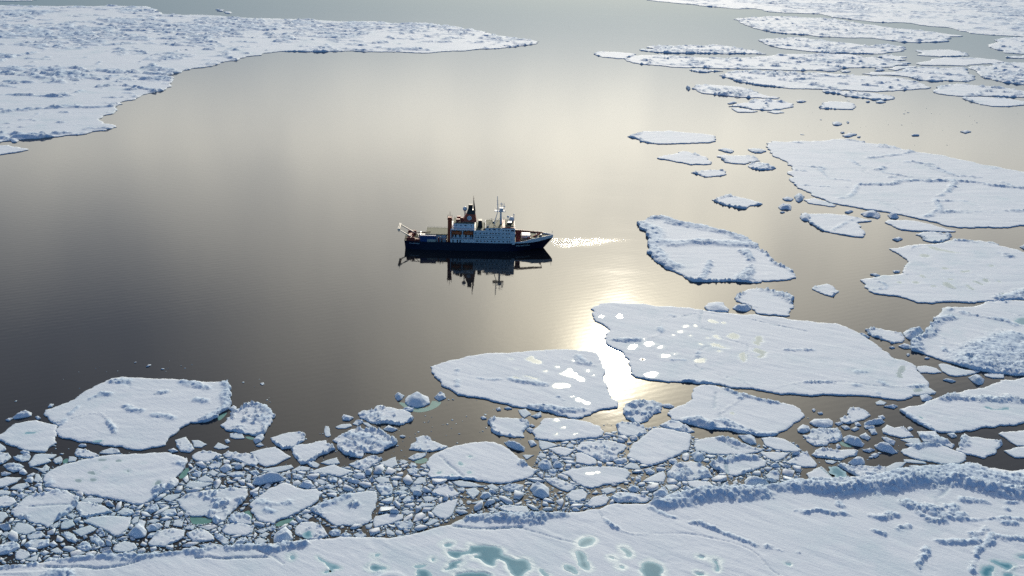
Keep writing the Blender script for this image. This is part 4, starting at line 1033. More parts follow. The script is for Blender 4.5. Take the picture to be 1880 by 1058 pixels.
def blocks(x, y, size, seed):
    """tumbled ice blocks: every cell has its own height and tilt; 0..1"""
    X, Y = x / size, y / size
    ix, iy = np.floor(X), np.floor(Y)
    best = np.full(X.shape, 9.0)
    val = np.zeros(X.shape)
    for i in (-1, 0, 1):
        for j in (-1, 0, 1):
            cx, cy = ix + i, iy + j
            px, py = cx + h2(cx, cy, seed), cy + h2(cx, cy, seed + 1)
            d = (X - px) ** 2 + (Y - py) ** 2
            v = h2(cx, cy, seed + 2) + (X - px) * (h2(cx, cy, seed + 3) - 0.5) * 1.3 + (Y - py) * (h2(cx, cy, seed + 4) - 0.5) * 1.3
            m = d < best
            best = np.where(m, d, best)
            val = np.where(m, v, val)
    return np.clip(val, 0, 1.2) * np.clip(1.25 - best, 0.2, 1)


def heap(m, bl, h):
    """block field thinned out towards the edge of a heap, so that it ends in separate blocks"""
    return h * np.clip(bl * 1.55 - (1 - m) * 1.25, 0, None) * np.minimum(1, m * 4)


def sstep(a, b, x):
    t = np.clip((x - a) / (b - a), 0, 1)
    return t * t * (3 - 2 * t)


def seg_dist(P, line, closed=False):
    """distance of points to a polyline"""
    L = np.asarray(line, float)
    A, B = (L, np.roll(L, -1, 0)) if closed else (L[:-1], L[1:])
    out = np.full(len(P), 1e9)
    for a, b in zip(A, B):
        ab = b - a
        t = np.clip(((P - a) @ ab) / max(ab @ ab, 1e-9), 0, 1)
        q = P - (a + t[:, None] * ab)
        out = np.minimum(out, (q * q).sum(1))
    return np.sqrt(out)


def inside(P, poly):
    x, y = P[:, 0], P[:, 1]
    r = np.zeros(len(P), bool)
    A = np.asarray(poly, float)
    for (x0, y0), (x1, y1) in zip(A, np.roll(A, -1, 0)):
        if y0 == y1:
            continue
        c = (y0 > y) != (y1 > y)
        r ^= c & (x < (x1 - x0) * (y - y0) / (y1 - y0) + x0)
    return r


def area(p):
    p = np.asarray(p)
    q = np.roll(p, -1, 0)
    return 0.5 * float((p[:, 0] * q[:, 1] - q[:, 0] * p[:, 1]).sum())


def spacing(y):
    """lateral and depth mesh spacing wanted at ground distance y"""
    d = math.hypot(y, CAM_H)
    lat = d / 1089.0 * 1.25
    return lat, min(lat * 0.8 / (CAM_H / d), lat * 2.4)


def ragged(poly, amp, step, r):
    """break an outline into short irregular runs"""
    pts = [np.array(p) for p in poly]
    while True:
        out, more = [], False
        for a, b in zip(pts, pts[1:] + pts[:1]):
            out.append(a)
            L = np.linalg.norm(b - a)
            if L > step:
                n = np.array([a[1] - b[1], b[0] - a[0]]) / L
                out.append((a + b) / 2 + n * float(np.clip(r.normal(0, amp), -2.2 * amp, 2.2 * amp)) * min(L, 60.0) + (b - a) * r.uniform(-0.12, 0.12))
                more = True
        pts = out
        if not more:
            return np.array(pts)


def chaikin(p, n=2):
    p = np.asarray(p, float)
    for _ in range(n):
        q = np.roll(p, -1, 0)
        p = np.stack([0.75 * p + 0.25 * q, 0.25 * p + 0.75 * q], 1).reshape(-1, 2)
    return p


def to_px(tile, txt):
    ox, oy, s = TILES[tile]
    return np.array([[ox + float(a) / s, oy + float(b) / s] for a, b in (q.split(',') for q in txt.split())])


def ice_mesh(name, V, F, attrs, mat):
    me = bpy.data.meshes.new(name)
    me.vertices.add(len(V))
    me.vertices.foreach_set('co', np.asarray(V, np.float32).ravel())
    me.loops.add(F.size)
    me.loops.foreach_set('vertex_index', F.astype(np.int32).ravel())
    me.polygons.add(len(F))
    me.polygons.foreach_set('loop_start', np.arange(0, F.size, 3, dtype=np.int32))
    for k, a in attrs.items():
        at = me.attributes.new(k, 'FLOAT', 'POINT')
        at.data.foreach_set('value', np.asarray(a, np.float32))
    me.materials.append(mat)
    me.update(calc_edges=True)
    me.validate()
    return me


ridges, ponds, shelves = {}, {}, {}
for ln in RIDGES.strip().splitlines():
    h, pts = ln.split('|')
    i, tl, w, hh_ = h.split()
    ridges.setdefault(i, []).append((float(w), float(hh_), ground(to_px(tl, pts))))
for ln in PONDS.strip().splitlines():
    h, pts = ln.split('|')
    i, tl = h.split()
    ponds.setdefault(i, []).append(ground(to_px(tl, pts)))
for ln in SHELVES.strip().splitlines():
    h, pts = ln.split('|')
    i, tl = h.split()
    shelves.setdefault(i, []).append(ground(to_px(tl, pts)))


def build_sheet(fid, poly, style, seed):
    """a sheet of ice from its waterline outline: ragged rim, snow drifts, piled blocks, cracks, pond hollows"""
    r = np.random.default_rng(seed)
    size = math.sqrt(abs(area(poly)))
    ymid = float(poly[:, 1].mean())
    lat, dep = spacing(ymid)
    if area(poly) < 0:
        poly = poly[::-1]
    amp = 0.075 if 's' in style else 0.10
    if size < 16:
        amp = 0.035
    out = ragged(poly, amp, max(lat * 1.6, size / 400), r)
    y0, y1 = out[:, 1].min(), out[:, 1].max()
    A, B = out, np.roll(out, -1, 0)
    P = []
    y = y0
    while y < y1:
        lat_, dep_ = spacing(y)
        if size < 14:
            lat_, dep_ = min(lat_, size / 11), min(dep_, size / 11)
        y += dep_
        c = (A[:, 1] > y) != (B[:, 1] > y)
        if not c.any():
            continue
        xs = np.sort(A[c, 0] + (y - A[c, 1]) / (B[c, 1] - A[c, 1]) * (B[c, 0] - A[c, 0]))
        for xa, xb in zip(xs[0::2], xs[1::2]):
            q = np.arange(xa + lat_ * r.uniform(0.4, 1.2), xb - lat_ * 0.4, lat_)
            if len(q):
                P.append(np.c_[q + r.uniform(-0.3, 0.3, len(q)) * lat_, y + r.uniform(-0.3, 0.3, len(q)) * dep_])
    P = np.concatenate(P) if P else np.array([poly.mean(0)])
    allp = np.r_[out, P]
    res = delaunay_2d_cdt([Vector(p) for p in allp], [], [list(range(len(out)))], 1, 1e-4, True)
    V2 = np.array([tuple(v) for v in res[0]])
    F = np.array([f for f, og in zip(res[2], res[5]) if len(f) == 3 and len(og)])
    tri = V2[F]
    a2 = (tri[:, 1, 0] - tri[:, 0, 0]) * (tri[:, 2, 1] - tri[:, 0, 1]) - (tri[:, 1, 1] - tri[:, 0, 1]) * (tri[:, 2, 0] - tri[:, 0, 0])
    F[a2 < 0] = F[a2 < 0][:, ::-1]
    kd = KDTree(len(out))
    for i, p in enumerate(out):
        kd.insert((p[0], p[1], 0), i)
    kd.balance()
    de = np.array([kd.find((p[0], p[1], 0))[2] for p in V2])
    x, y = V2[:, 0], V2[:, 1]
    chunk, block = 'c' in style, 'b' in style
    far = max(1.0, lat / 0.9)
    f0 = 0.75 if size > 25 else (0.42 if size < 8 else 0.58)
    if chunk:
        f0 = 0.5 + min(size * 0.05, 0.4)
    # drifts
    wa = (-0.58 if ymid < 800 and poly[:, 0].mean() > -40 else 0.25) + r.uniform(-0.2, 0.2)
    ca, sa = math.cos(wa), math.sin(wa)
    u, v = x * ca + y * sa, -x * sa + y * ca
    v = v + 9 * (fbm(x / 35, y / 35, 2, 45) - 0.5)
    z = f0 + (0.34 * (fbm(u / 20, v / 4.5, 4, 5) - 0.5) + 0.16 * (fbm(x / 3.2, y / 3.2, 2, 15) - 0.5) * sstep(0.4, 0.65, fbm(x / 26, y / 26, 2, 25))) * min(1, size / 20) + 0.35 * (fbm(x / 30, y / 30, 2, 9) - 0.5) * min(1, size / 40)
    rub = np.zeros(len(V2))
    H = np.zeros(len(V2))
    bx = x * (0.4 if ymid > 1100 else 1.0)           # far ridges run across the view in long low lines
    bsz = max(1.5, lat * 2.1) if size > 45 else (max(1.2, lat * 1.7) if size > 12 else max(1.0, size / 7))
    if 'r' in style or 'R' in style or 'n' in style:
        w = min(4.0 * far, size * 0.12)
        m = sstep(0.50, 0.66, fbm(x / (size * 0.28 + 2), y / (size * 0.28 + 2), 2, seed + 3)) * (1 - sstep(w * 0.3, w, de)) * sstep(0, w * 0.25, de)
        H = np.maximum(H, heap(m, 0.2 + 0.8 * blocks(x, y, bsz, seed), min(1.5, 0.4 + size * 0.04)))
        rub = np.maximum(rub, m)
    if 'R' in style:
        s_ = max(4.0, size * 0.22)
        m = sstep(0.42, 0.58, fbm(x / s_, y / s_, 3, seed + 7)) * sstep(0, min(2, size * .06), de)
        H = np.maximum(H, heap(m, 0.1 + 0.9 * blocks(x, y, bsz, seed + 2), min(1.6, 0.28 + size * 0.034)))
        rub = np.maximum(rub, m)
    if 'n' in style or 'N' in style:
        lam = 110.0 if 'N' in style else min(60.0, max(6, size * 0.45))
        wx = x + lam * 0.5 * (fbm(x / lam, y / lam, 3, 31) - 0.5)
        wy = y + lam * 0.5 * (fbm(x / lam, y / lam, 3, 37) - 0.5)
        rd = np.abs(fbm(wx / lam, wy / (lam * 0.75), 3, seed + 41) - 0.5)
        rd2 = np.abs(fbm(wx / (lam * 0.4), wy / (lam * 0.32), 2, seed + 51) - 0.5)
        dens = fbm(x / (lam * 1.5), y / (lam * 1.5), 2, seed + 61)
        m = np.maximum(1 - sstep(0.012, 0.065 if 'N' in style else 0.05, rd), (1 - sstep(0.01, 0.06, rd2)) * sstep(0.40, 0.55, dens))
        m = m * sstep(0.30, 0.62, fbm(x / (lam * 0.22), y / (lam * 0.22), 2, seed + 71))
        m = np.maximum(m, sstep(0.60, 0.72, dens) * sstep(0.5, 0.62, fbm(x / (lam * 0.12), y / (lam * 0.12), 2, seed + 81)))
        if 'N' in style:
            m = np.maximum(m, sstep(0.575, 0.65, fbm(x / 60, y / 24, 3, seed + 85)) * sstep(0.42, 0.55, dens))
        m = m * sstep(0, 1.5 * far, de)
        hm = min(1.35, 0.3 + size * 0.025) * min(1.75, max(1.0, ymid / 850.0))
        H = np.maximum(H, heap(m, 0.2 + 0.8 * blocks(bx, y, bsz, seed + 5), hm))
        rub = np.maximum(rub, m)
    if 'l' in style:
        # healed cracks and faint seams across the old snow
        wx = x + 30 * (fbm(x / 60, y / 60, 3, 31) - 0.5)
        wy = y + 30 * (fbm(x / 60, y / 60, 3, 37) - 0.5)
        sd = np.abs(fbm(wx / 80, wy / 55, 2, seed + 141) - 0.5)
        k = (1 - sstep(0.0015 * far, 0.006 * far, sd)) * sstep(0.36, 0.52, fbm(x / 50, y / 50, 2, seed + 151)) * sstep(0, 4, de)
        z = z + 0.30 * k * np.where(vnoise(x / 40, y / 40, seed + 3) > 0.5, 1, -1)
        m = (1 - sstep(0.004, 0.02 * far, sd)) * sstep(0.56, 0.66, fbm(x / 20, y / 20, 2, seed + 161)) * sstep(0, 4, de)
        H = np.maximum(H, heap(m, 0.2 + 0.8 * blocks(x, y, bsz, seed + 165), 0.75 * min(2.0, max(1.0, ymid / 900.0))))
        rub = np.maximum(rub, m)
    if chunk or block:
        hh = (0.16 if chunk else 0.34) * size
        hh = min(hh, 1.2 if chunk else 3.4)
        dm = de / max(de.max(), 1e-3)
        m = sstep(0.0, 0.75, dm)
        lump = 0.45 * blocks(x, y, max(size / 2.2, 1), seed + 9) + 0.55 * fbm(x / (size / 2.5), y / (size / 2.5), 3, seed + 11)
        H = np.maximum(H, m * hh * (0.35 + 0.85 * lump))
        rub = np.maximum(rub, 0.5 * m)
    for w, hr, line in ridges.get(fid, []):
        bb0, bb1 = line.min(0) - w * 3, line.max(0) + w * 3
        sel = np.where((V2 > bb0).all(1) & (V2 < bb1).all(1))[0]
        if not len(sel):
            continue
        S = V2[sel]
        d = seg_dist(S, line)
        if hr < 0:
            m = 1 - sstep(w * 0.5, w * 1.2, d + w * 0.5 * (fbm(S[:, 0] / 5, S[:, 1] / 5, 2, 3) - 0.5))
            z[sel] -= m * (-hr)
            continue
        ww = w * (0.15 + 1.7 * fbm(S[:, 0] / (w * 2.0), S[:, 1] / (w * 2.0), 3, seed + 91))
        gap = sstep(0.22, 0.5, fbm(S[:, 0] / (w * 3 + 4), S[:, 1] / (w * 3 + 4), 2, seed + 95)) if hr < 2.3 else 1.0
        m = (1 - sstep(0.25, 1.1, d / ww)) * gap
        sc = max(1.5, bsz * (0.8 if hr < 2 else 1.2))
        bl = np.maximum(blocks(S[:, 0], S[:, 1], sc, seed + 13), 0.75 * blocks(S[:, 0], S[:, 1], sc * 0.55, seed + 17))
        hv = heap(m, 0.15 + 0.85 * bl, hr * 0.72) * min(1.4, max(1.0, ymid / 900.0))
        if hr > 2.3:
            hv = (0.55 * hv + 0.34 * hr * (1 - sstep(0.1, 0.95, d / w))) * (0.35 + 1.2 * fbm(S[:, 0] / 11, S[:, 1] / 11, 3, seed + 19))
        H[sel] = np.maximum(H[sel], hv)
        rub[sel] = np.maximum(rub[sel], m)
    z = z + H
    wet = np.zeros(len(V2))
    pond_sheets = []
    for pp in ponds.get(fid, []):
        q = chaikin(ragged(chaikin(pp, 1), 0.13 if fid == 'FG' else 0.19, max(lat * 2.0, 1.6), r), 1)
        bb0, bb1 = q.min(0) - 8, q.max(0) + 8
        sel = np.where((V2 > bb0).all(1) & (V2 < bb1).all(1))[0]
        lvl = f0 - (0.14 if fid == 'FG' else 0.06)
        if len(sel):
            S = V2[sel]
            d = seg_dist(S, q, True)
            d = np.where(inside(S, q), -d, d) + 1.2 * (fbm(S[:, 0] / 4, S[:, 1] / 4, 2, 77) - 0.5)
            k = 1 - sstep(-0.8, 0.5 + 0.5 * lat, d)
            z[sel] = z[sel] * (1 - k) + (lvl - (0.15 if fid == 'FG' else 0.05)) * k
            wf = 0.8 + (6.0 if fid == 'FG' else 2.4) * fbm(S[:, 0] / 9, S[:, 1] / 9, 3, 88) ** 1.5
            wet[sel] = np.maximum(wet[sel], (1 - sstep(wf * 0.3, wf, d)) * (1.0 if fid == 'FG' else 0.45))
        pond_sheets.append((q, lvl))
    # rounded shoulder at the rim
    sh = max(1.2, lat)
    z = np.where(de < sh, z - (0.22 * f0) * (1 - de / sh), z)
    z = np.maximum(z, 0.08)
    # side walls from every border edge
    E = np.concatenate([F[:, [0, 1]], F[:, [1, 2]], F[:, [2, 0]]])
    key = np.sort(E, 1)
    _, inv, cnt = np.unique(key[:, 0].astype(np.int64) * len(V2) + key[:, 1], return_inverse=True, return_counts=True)
    bd = E[cnt[inv] == 1]
    bi = np.unique(bd)
    mp_ = np.full(len(V2), -1)
    mp_[bi] = len(V2) + np.arange(len(bi))
    V = np.r_[np.c_[V2, z], np.c_[V2[bi], np.full(len(bi), -0.9)]]
    W = np.r_[np.c_[bd[:, 0], mp_[bd[:, 0]], mp_[bd[:, 1]]], np.c_[bd[:, 0], mp_[bd[:, 1]], bd[:, 1]]]
    F = np.r_[F, W]
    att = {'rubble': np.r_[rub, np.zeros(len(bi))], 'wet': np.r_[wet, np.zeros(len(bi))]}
    return V, F, att, pond_sheets, out


def pond_sheet(q, lvl, c, mat, parent):
    """water of one melt pond, with its depth growing away from the bank"""
    if area(q) < 0:
        q = q[::-1]
    nrm = np.roll(q, -1, 0) - np.roll(q, 1, 0)
    nrm = np.c_[nrm[:, 1], -nrm[:, 0]] / np.maximum(np.linalg.norm(nrm, axis=1), 1e-6)[:, None]
    q2 = q + nrm * 0.5
    lo, hi = q2.min(0), q2.max(0)
    st = max(0.9, float((hi - lo).max()) / 45)
    X, Y = np.meshgrid(np.arange(lo[0], hi[0], st), np.arange(lo[1], hi[1], st))
    P = np.c_[X.ravel(), Y.ravel()]
    P = P[inside(P, q)]
    P = P[seg_dist(P, q2, True) > st * 0.4] if len(P) else P
    res = delaunay_2d_cdt([Vector(p) for p in np.r_[q2, P]], [], [list(range(len(q2)))], 1, 1e-4, True)
    V = np.array([tuple(v) for v in res[0]])
    F = np.array([f for f, og in zip(res[2], res[5]) if len(f) == 3 and len(og)])
    tri = V[F]
    a2 = (tri[:, 1, 0] - tri[:, 0, 0]) * (tri[:, 2, 1] - tri[:, 0, 1]) - (tri[:, 1, 1] - tri[:, 0, 1]) * (tri[:, 2, 0] - tri[:, 0, 0])
    F[a2 < 0] = F[a2 < 0][:, ::-1]
    F = F[np.abs(a2) > 1e-5]
    me = ice_mesh('melt_pond', np.c_[V - c[:2], np.full(len(V), lvl)], F, {'deep': sstep(0.3, 2.2, seg_dist(V, q2, True))}, mat)
    p = bpy.data.objects.new('melt_pond', me)
    p.parent = parent
    col.objects.link(p)


floes = []           # dicts: id, name, px outline, object, label, short
occupied = []        # ground outlines, for the loose brash between them
for k, ln in enumerate(FLOES.strip().splitlines()):
    f = ln.split('|')
    fid, tl, style = f[0].split()
    px = to_px(tl, f[1])
    g = ground(px)
    big = max(np.ptp(px[:, 0]), 1.6 * np.ptp(px[:, 1])) >= 40
    V, F, att, sheets, out = build_sheet(fid, g, style, 100 + k * 7)
    c = np.array([*g.mean(0), 0.0])
    name = 'ice_floe' if big else 'ice_chunk'
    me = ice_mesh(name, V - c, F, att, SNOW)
    o = bpy.data.objects.new(name, me)
    o.location = c
    col.objects.link(o)
    tag(o, f[2] if len(f) > 2 else None, 'ice floe' if big else 'ice chunk', 'ice floes adrift on the calm sea' if big else 'loose chunks of ice between the floes')
    for q, lvl in sheets:
        pond_sheet(q, lvl, c, GREYPOND if fid in ('H1', 'G4', 'Q1', 'Q3', 'I13', 'I2', 'N1') else POND, o)
    for q in shelves.get(fid, []):
        q = chaikin(q, 2)
        if area(q) < 0:
            q = q[::-1]
        mesh_object('submerged_ledge', [(p[0] - c[0], p[1] - c[1], 0.03) for p in q], [tuple(range(len(q)))], AWASH, o)
        occupied.append(q)
    occupied.append(out)
    floes.append(dict(id=fid, name=name, px=px, o=o, label=f[2] if len(f) > 2 else None, short=f[3] if len(f) > 3 else None, big=big))

# ---------------------------------------------------------------- loose brash: pieces packed into the gaps, largest first
CELL = 0.3
dense = ground([tuple(map(float, q.split(','))) for q in DENSE.split()])
sparse = [ground([tuple(map(float, q.split(','))) for q in s.split()]) for s in SPARSE]
gx0, gy0 = dense.min(0) - 12
gx1, gy1 = dense.max(0) + 12
NX, NY = int((gx1 - gx0) / CELL) + 1, int((gy1 - gy0) / CELL) + 1


def raster(poly, pad=0):
    a = np.maximum(((poly.min(0) - (gx0, gy0)) / CELL).astype(int) - pad, 0)
    b = np.minimum(((poly.max(0) - (gx0, gy0)) / CELL).astype(int) + 2 + pad, (NX, NY))
    if (b <= a).any():
        return None
    X, Y = np.meshgrid(gx0 + (np.arange(a[0], b[0]) + 0.5) * CELL, gy0 + (np.arange(a[1], b[1]) + 0.5) * CELL)
    return a, b, inside(np.c_[X.ravel(), Y.ravel()], poly).reshape(X.shape)


occ = np.ones((NY, NX), bool)
ra, rb, rm = raster(dense)
occ[ra[1]:rb[1], ra[0]:rb[0]] &= ~rm
for p in occupied:
    q = raster(p)
    if q:
        occ[q[0][1]:q[1][1], q[0][0]:q[1][0]] |= q[2]


def piece_outline(c, r, rg):
    n = int(rg.integers(4, 6 if r < 1.5 else 7))
    th = np.sort((np.arange(n) + rg.uniform(-0.36, 0.36, n)) / n * 2 * math.pi)
    asp = rg.uniform(0.38, 0.95)
    rad = r * rg.uniform(0.68, 1.2, n)
    p = np.c_[np.cos(th) * rad, np.sin(th) * rad * asp]
    a = rg.uniform(0, math.pi)
    return p @ np.array([[math.cos(a), math.sin(a)], [-math.sin(a), math.cos(a)]]) + c


pieces = []
free_area = float((~occ).sum()) * CELL * CELL
for rad, share in ((4.6, .07), (3.3, .12), (2.4, .15), (1.7, .14), (1.2, .10), (0.85, .08), (0.6, .06), (0.42, .06)):
    goal, got, fails = share * free_area, 0.0, 0
    ys, xs = np.where(~occ)
    while got < goal and fails < 9000:
        k = int(rng.integers(len(ys)))
        if occ[ys[k], xs[k]]:
            fails += 1
            continue
        c = np.array([gx0 + (xs[k] + 0.5) * CELL, gy0 + (ys[k] + 0.5) * CELL])
        lead = float(fbm(np.array([c[0] / 16]), np.array([c[1] / 16]), 2, 505)[0]) + 0.10 * min(max((-c[0] - 60) / 60, -0.4), 1)
        if lead > 0.57 and rng.random() < 0.93:
            fails += 1
            continue
        rr = rad * rng.uniform(0.8, 1.2)
        p = piece_outline(c, rr, rng)
        q = raster(p + (p - c) * 0.10 + (p - c) / np.linalg.norm(p - c, axis=1)[:, None] * 0.12)
        if q is None:
            continue
        w = occ[q[0][1]:q[1][1], q[0][0]:q[1][0]]
        if (w & q[2]).any():
            fails += 1
            continue
        w |= q[2]
        pieces.append((p, rr))
        got += abs(area(p))
for s, n in zip(sparse, (170, 60, 60, 34, 26, 26)):
    lo, hi = s.min(0), s.max(0)
    k = 0
    while k < n:
        c = rng.uniform(lo, hi)
        if not inside(c[None], s)[0]:
            continue
        k += 1
        d = math.hypot(*c)
        rr = min(rng.pareto(1.8) * 0.3 + 0.22, 2.4) * max(1.0, d / 800)
        p = piece_outline(c, rr, rng)
        if any(inside(p, o).any() for o in occupied if abs(o[:, 0].mean() - c[0]) < np.ptp(o[:, 0]) and abs(o[:, 1].mean() - c[1]) < np.ptp(o[:, 1])):
            continue
        pieces.append((p, rr))


def piece_mesh(p, rr, rg):
    """one lump: flat or humped top, bevelled rim, sides below the water"""
    c = p.mean(0)
    n = len(p)
    if area(p) < 0:
        p = p[::-1]
    slab = rg.random() < 0.86
    h = min(0.22 + rr * (rg.uniform(0.05, 0.22) if slab else rg.uniform(0.2, 0.6)), 1.7)
    if rr < 1.0:
        h = 0.10 + 0.16 * rg.random()
    if np.linalg.norm(c) > 750:
        h = min(h, 0.35)
    tilt = rg.normal(0, 0.06 if slab else 0.2, 2)
    top = c + (p - c) * (rg.uniform(0.88, 0.96) if slab else rg.uniform(0.6, 0.82))
    zt = np.clip(h + (top - c) @ tilt + rg.normal(0, (0.025 if slab else 0.09) * rr, n), 0.12, None)
    zr = np.clip(0.55 * h + rg.normal(0, 0.05, n), 0.06, None)
    V = np.r_[np.c_[top, zt], np.c_[p, zr], np.c_[p, np.full(n, -0.5)], [[c[0] + rg.normal(0, .2) * rr, c[1] + rg.normal(0, .2) * rr, h * (rg.uniform(0.95, 1.1) if slab else rg.uniform(1.0, 1.5))]]]
    F = []
    for i in range(n):
        j = (i + 1) % n
        F += [(3 * n, i, j), (i, n + i, n + j), (i, n + j, j), (n + i, 2 * n + i, 2 * n + j), (n + i, 2 * n + j, n + j)]
    return V, np.array(F)


n_chunks = sum(1 for f in floes if not f['big'])
pieces.sort(key=lambda q: -q[1] / np.linalg.norm(q[0].mean(0)))
single = max(0, 298 - n_chunks)
VV, FF, WET, n0 = [], [], [], 0
for i, (p, rr) in enumerate(pieces):
    V, F = piece_mesh(p, rr, rng)
    if i < single:
        c = np.array([*p.mean(0), 0.0])
        px = pixel(p)
        if px[:, 0].min() < 2 or px[:, 0].max() > 1878 or px[:, 1].max() > 1056:
            VV.append(V); FF.append(F + n0); n0 += len(V); WET.append(np.zeros(len(V)))
            continue
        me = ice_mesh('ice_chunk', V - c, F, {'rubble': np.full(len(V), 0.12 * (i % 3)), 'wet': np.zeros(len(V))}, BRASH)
        o = bpy.data.objects.new('ice_chunk', me)
        o.location = c
        col.objects.link(o)
        tag(o, None, 'ice chunk', 'loose chunks of ice between the floes')
        floes.append(dict(id='', name='ice_chunk', px=px, o=o, label=None, short=None, big=False))
    else:
        VV.append(V); FF.append(F + n0); n0 += len(V)
        WET.append(np.full(len(V), 0.85 if rr < 0.75 else 0.45 if rr < 1.05 else 0.0))
VV, FF = np.concatenate(VV), np.concatenate(FF)
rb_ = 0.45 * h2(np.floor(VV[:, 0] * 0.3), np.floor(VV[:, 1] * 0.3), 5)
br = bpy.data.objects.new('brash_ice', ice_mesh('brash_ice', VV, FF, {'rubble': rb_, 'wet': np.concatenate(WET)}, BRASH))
col.objects.link(br)
tag(br, 'fine crushed brash ice filling the gaps between the floes', 'brash ice', kind='stuff')
print('pieces', len(pieces), 'traced', len(occupied), 'chunks', n_chunks, 'verts', sum(len(o.data.vertices) for o in col.objects if o.type == 'MESH'))

# ---------------------------------------------------------------- labels for the unnamed floes and chunks, by their named neighbours
anchors = [f for f in floes if f['short']]
SIDE = {(-1, -1): 'off the upper left of', (0, -1): 'just above', (1, -1): 'off the upper right of', (-1, 0): 'just left of', (0, 0): 'beside',
        (1, 0): 'just right of', (-1, 1): 'off the lower left of', (0, 1): 'just below', (1, 1): 'off the lower right of'}
ORD = ['nearest', 'second nearest', 'third nearest', 'fourth nearest', 'fifth nearest', 'sixth nearest', 'seventh nearest', 'eighth nearest', 'ninth nearest', 'tenth nearest',
       'eleventh nearest', 'twelfth nearest', 'thirteenth nearest', 'fourteenth nearest', 'fifteenth nearest', 'sixteenth nearest', 'seventeenth nearest', 'eighteenth nearest', 'nineteenth nearest', 'twentieth nearest']
slots = {}
for f in floes:
    if f['label']:
        continue
    c = f['px'].mean(0)
    best = None
    for a in anchors:
        P = a['px']
        d = float(seg_dist(c[None], P, True)[0]) * (0.7 if len(a['px']) < 60 else 1.0)
        if best is None or d < best[0]:
            best = (d, a)
    d, a = best
    lo, hi = a['px'].min(0), a['px'].max(0)
    t = (c - lo) / (hi - lo)
    if a['id'] == 'FG':
        i = int(np.argmin(np.abs(a['px'][:, 0] - c[0])))
        sx = 0
        sy = -1
    else:
        sx = -1 if t[0] < 0.12 else (1 if t[0] > 0.88 else 0)
        sy = -1 if t[1] < 0.3 else (1 if t[1] > 0.7 else 0)
        if sx == 0 and sy == 0:
            sx = -1 if t[0] < 0.5 else 1
    w, h = np.ptp(f['px'][:, 0]), np.ptp(f['px'][:, 1])
    L = max(w, h * 1.7)
    ar = w / max(h, 0.1)
    sz = 'tiny' if L < 9 else 'small' if L < 20 else 'medium' if L < 45 else 'large'
    fill = abs(area(f['px'])) / max(w * h, 1e-6)
    sh = 'long' if ar > 3.0 else 'upright' if ar < 1.2 else 'pointed' if fill < 0.62 else 'rounded'
    kind = 'floe' if f['big'] else 'chunk'
    slots.setdefault((sz, sh, kind, SIDE[(sx, sy)], a['short']), []).append((d, f))
for (sz, sh, kind, side, short), fs in slots.items():
    fs.sort(key=lambda q: q[0])
    for i, (d, f) in enumerate(fs):
        tail = '' if len(fs) == 1 else ', ' + ORD[min(i, 19)]
        lab = f'{sz} {sh} ice {kind} {side} {short}{tail}'
        if len(lab.split()) > 16:
            lab = lab.replace(' ice ', ' ').replace('just ', '')
        if len(lab.split()) > 16:
            lab = lab.replace(f'{sz} ', '', 1)
        f['o']['label'] = lab

for f in floes:
    if len(f['o']['label'].split()) > 16:
        f['o']['label'] = f['o']['label'].replace('just ', '')
# ---------------------------------------------------------------- the ship (local x runs from stern 0 to bow 118 m, -y is the side towards us)
NAVY = plain('navy_paint', (0.005, 0.011, 0.034), 0.4)
WHITE = plain('white_paint', (0.84, 0.84, 0.83), 0.4, 0, 0.05)
ORANGE = plain('signal_red_paint', (0.50, 0.08, 0.028), 0.42)
DARKRED = plain('dark_red_paint', (0.28, 0.036, 0.02), 0.5)
GREEN = plain('green_deck', (0.085, 0.108, 0.058), 0.75)
BLACK = plain('black_paint', (0.012, 0.012, 0.016), 0.45)
GLASS = plain('dark_glass', (0.015, 0.02, 0.03), 0.08)
CRATEBLUE = plain('blue_container_paint', (0.015, 0.075, 0.24), 0.45)
BOAT = plain('lifeboat_orange', (0.62, 0.12, 0.02), 0.35)
STEEL = plain('bare_steel', (0.42, 0.42, 0.41), 0.4, 0.3)
GREY = plain('grey_paint', (0.30, 0.31, 0.32), 0.5)
CREAM = plain('cream_paint', (0.66, 0.60, 0.48), 0.45)


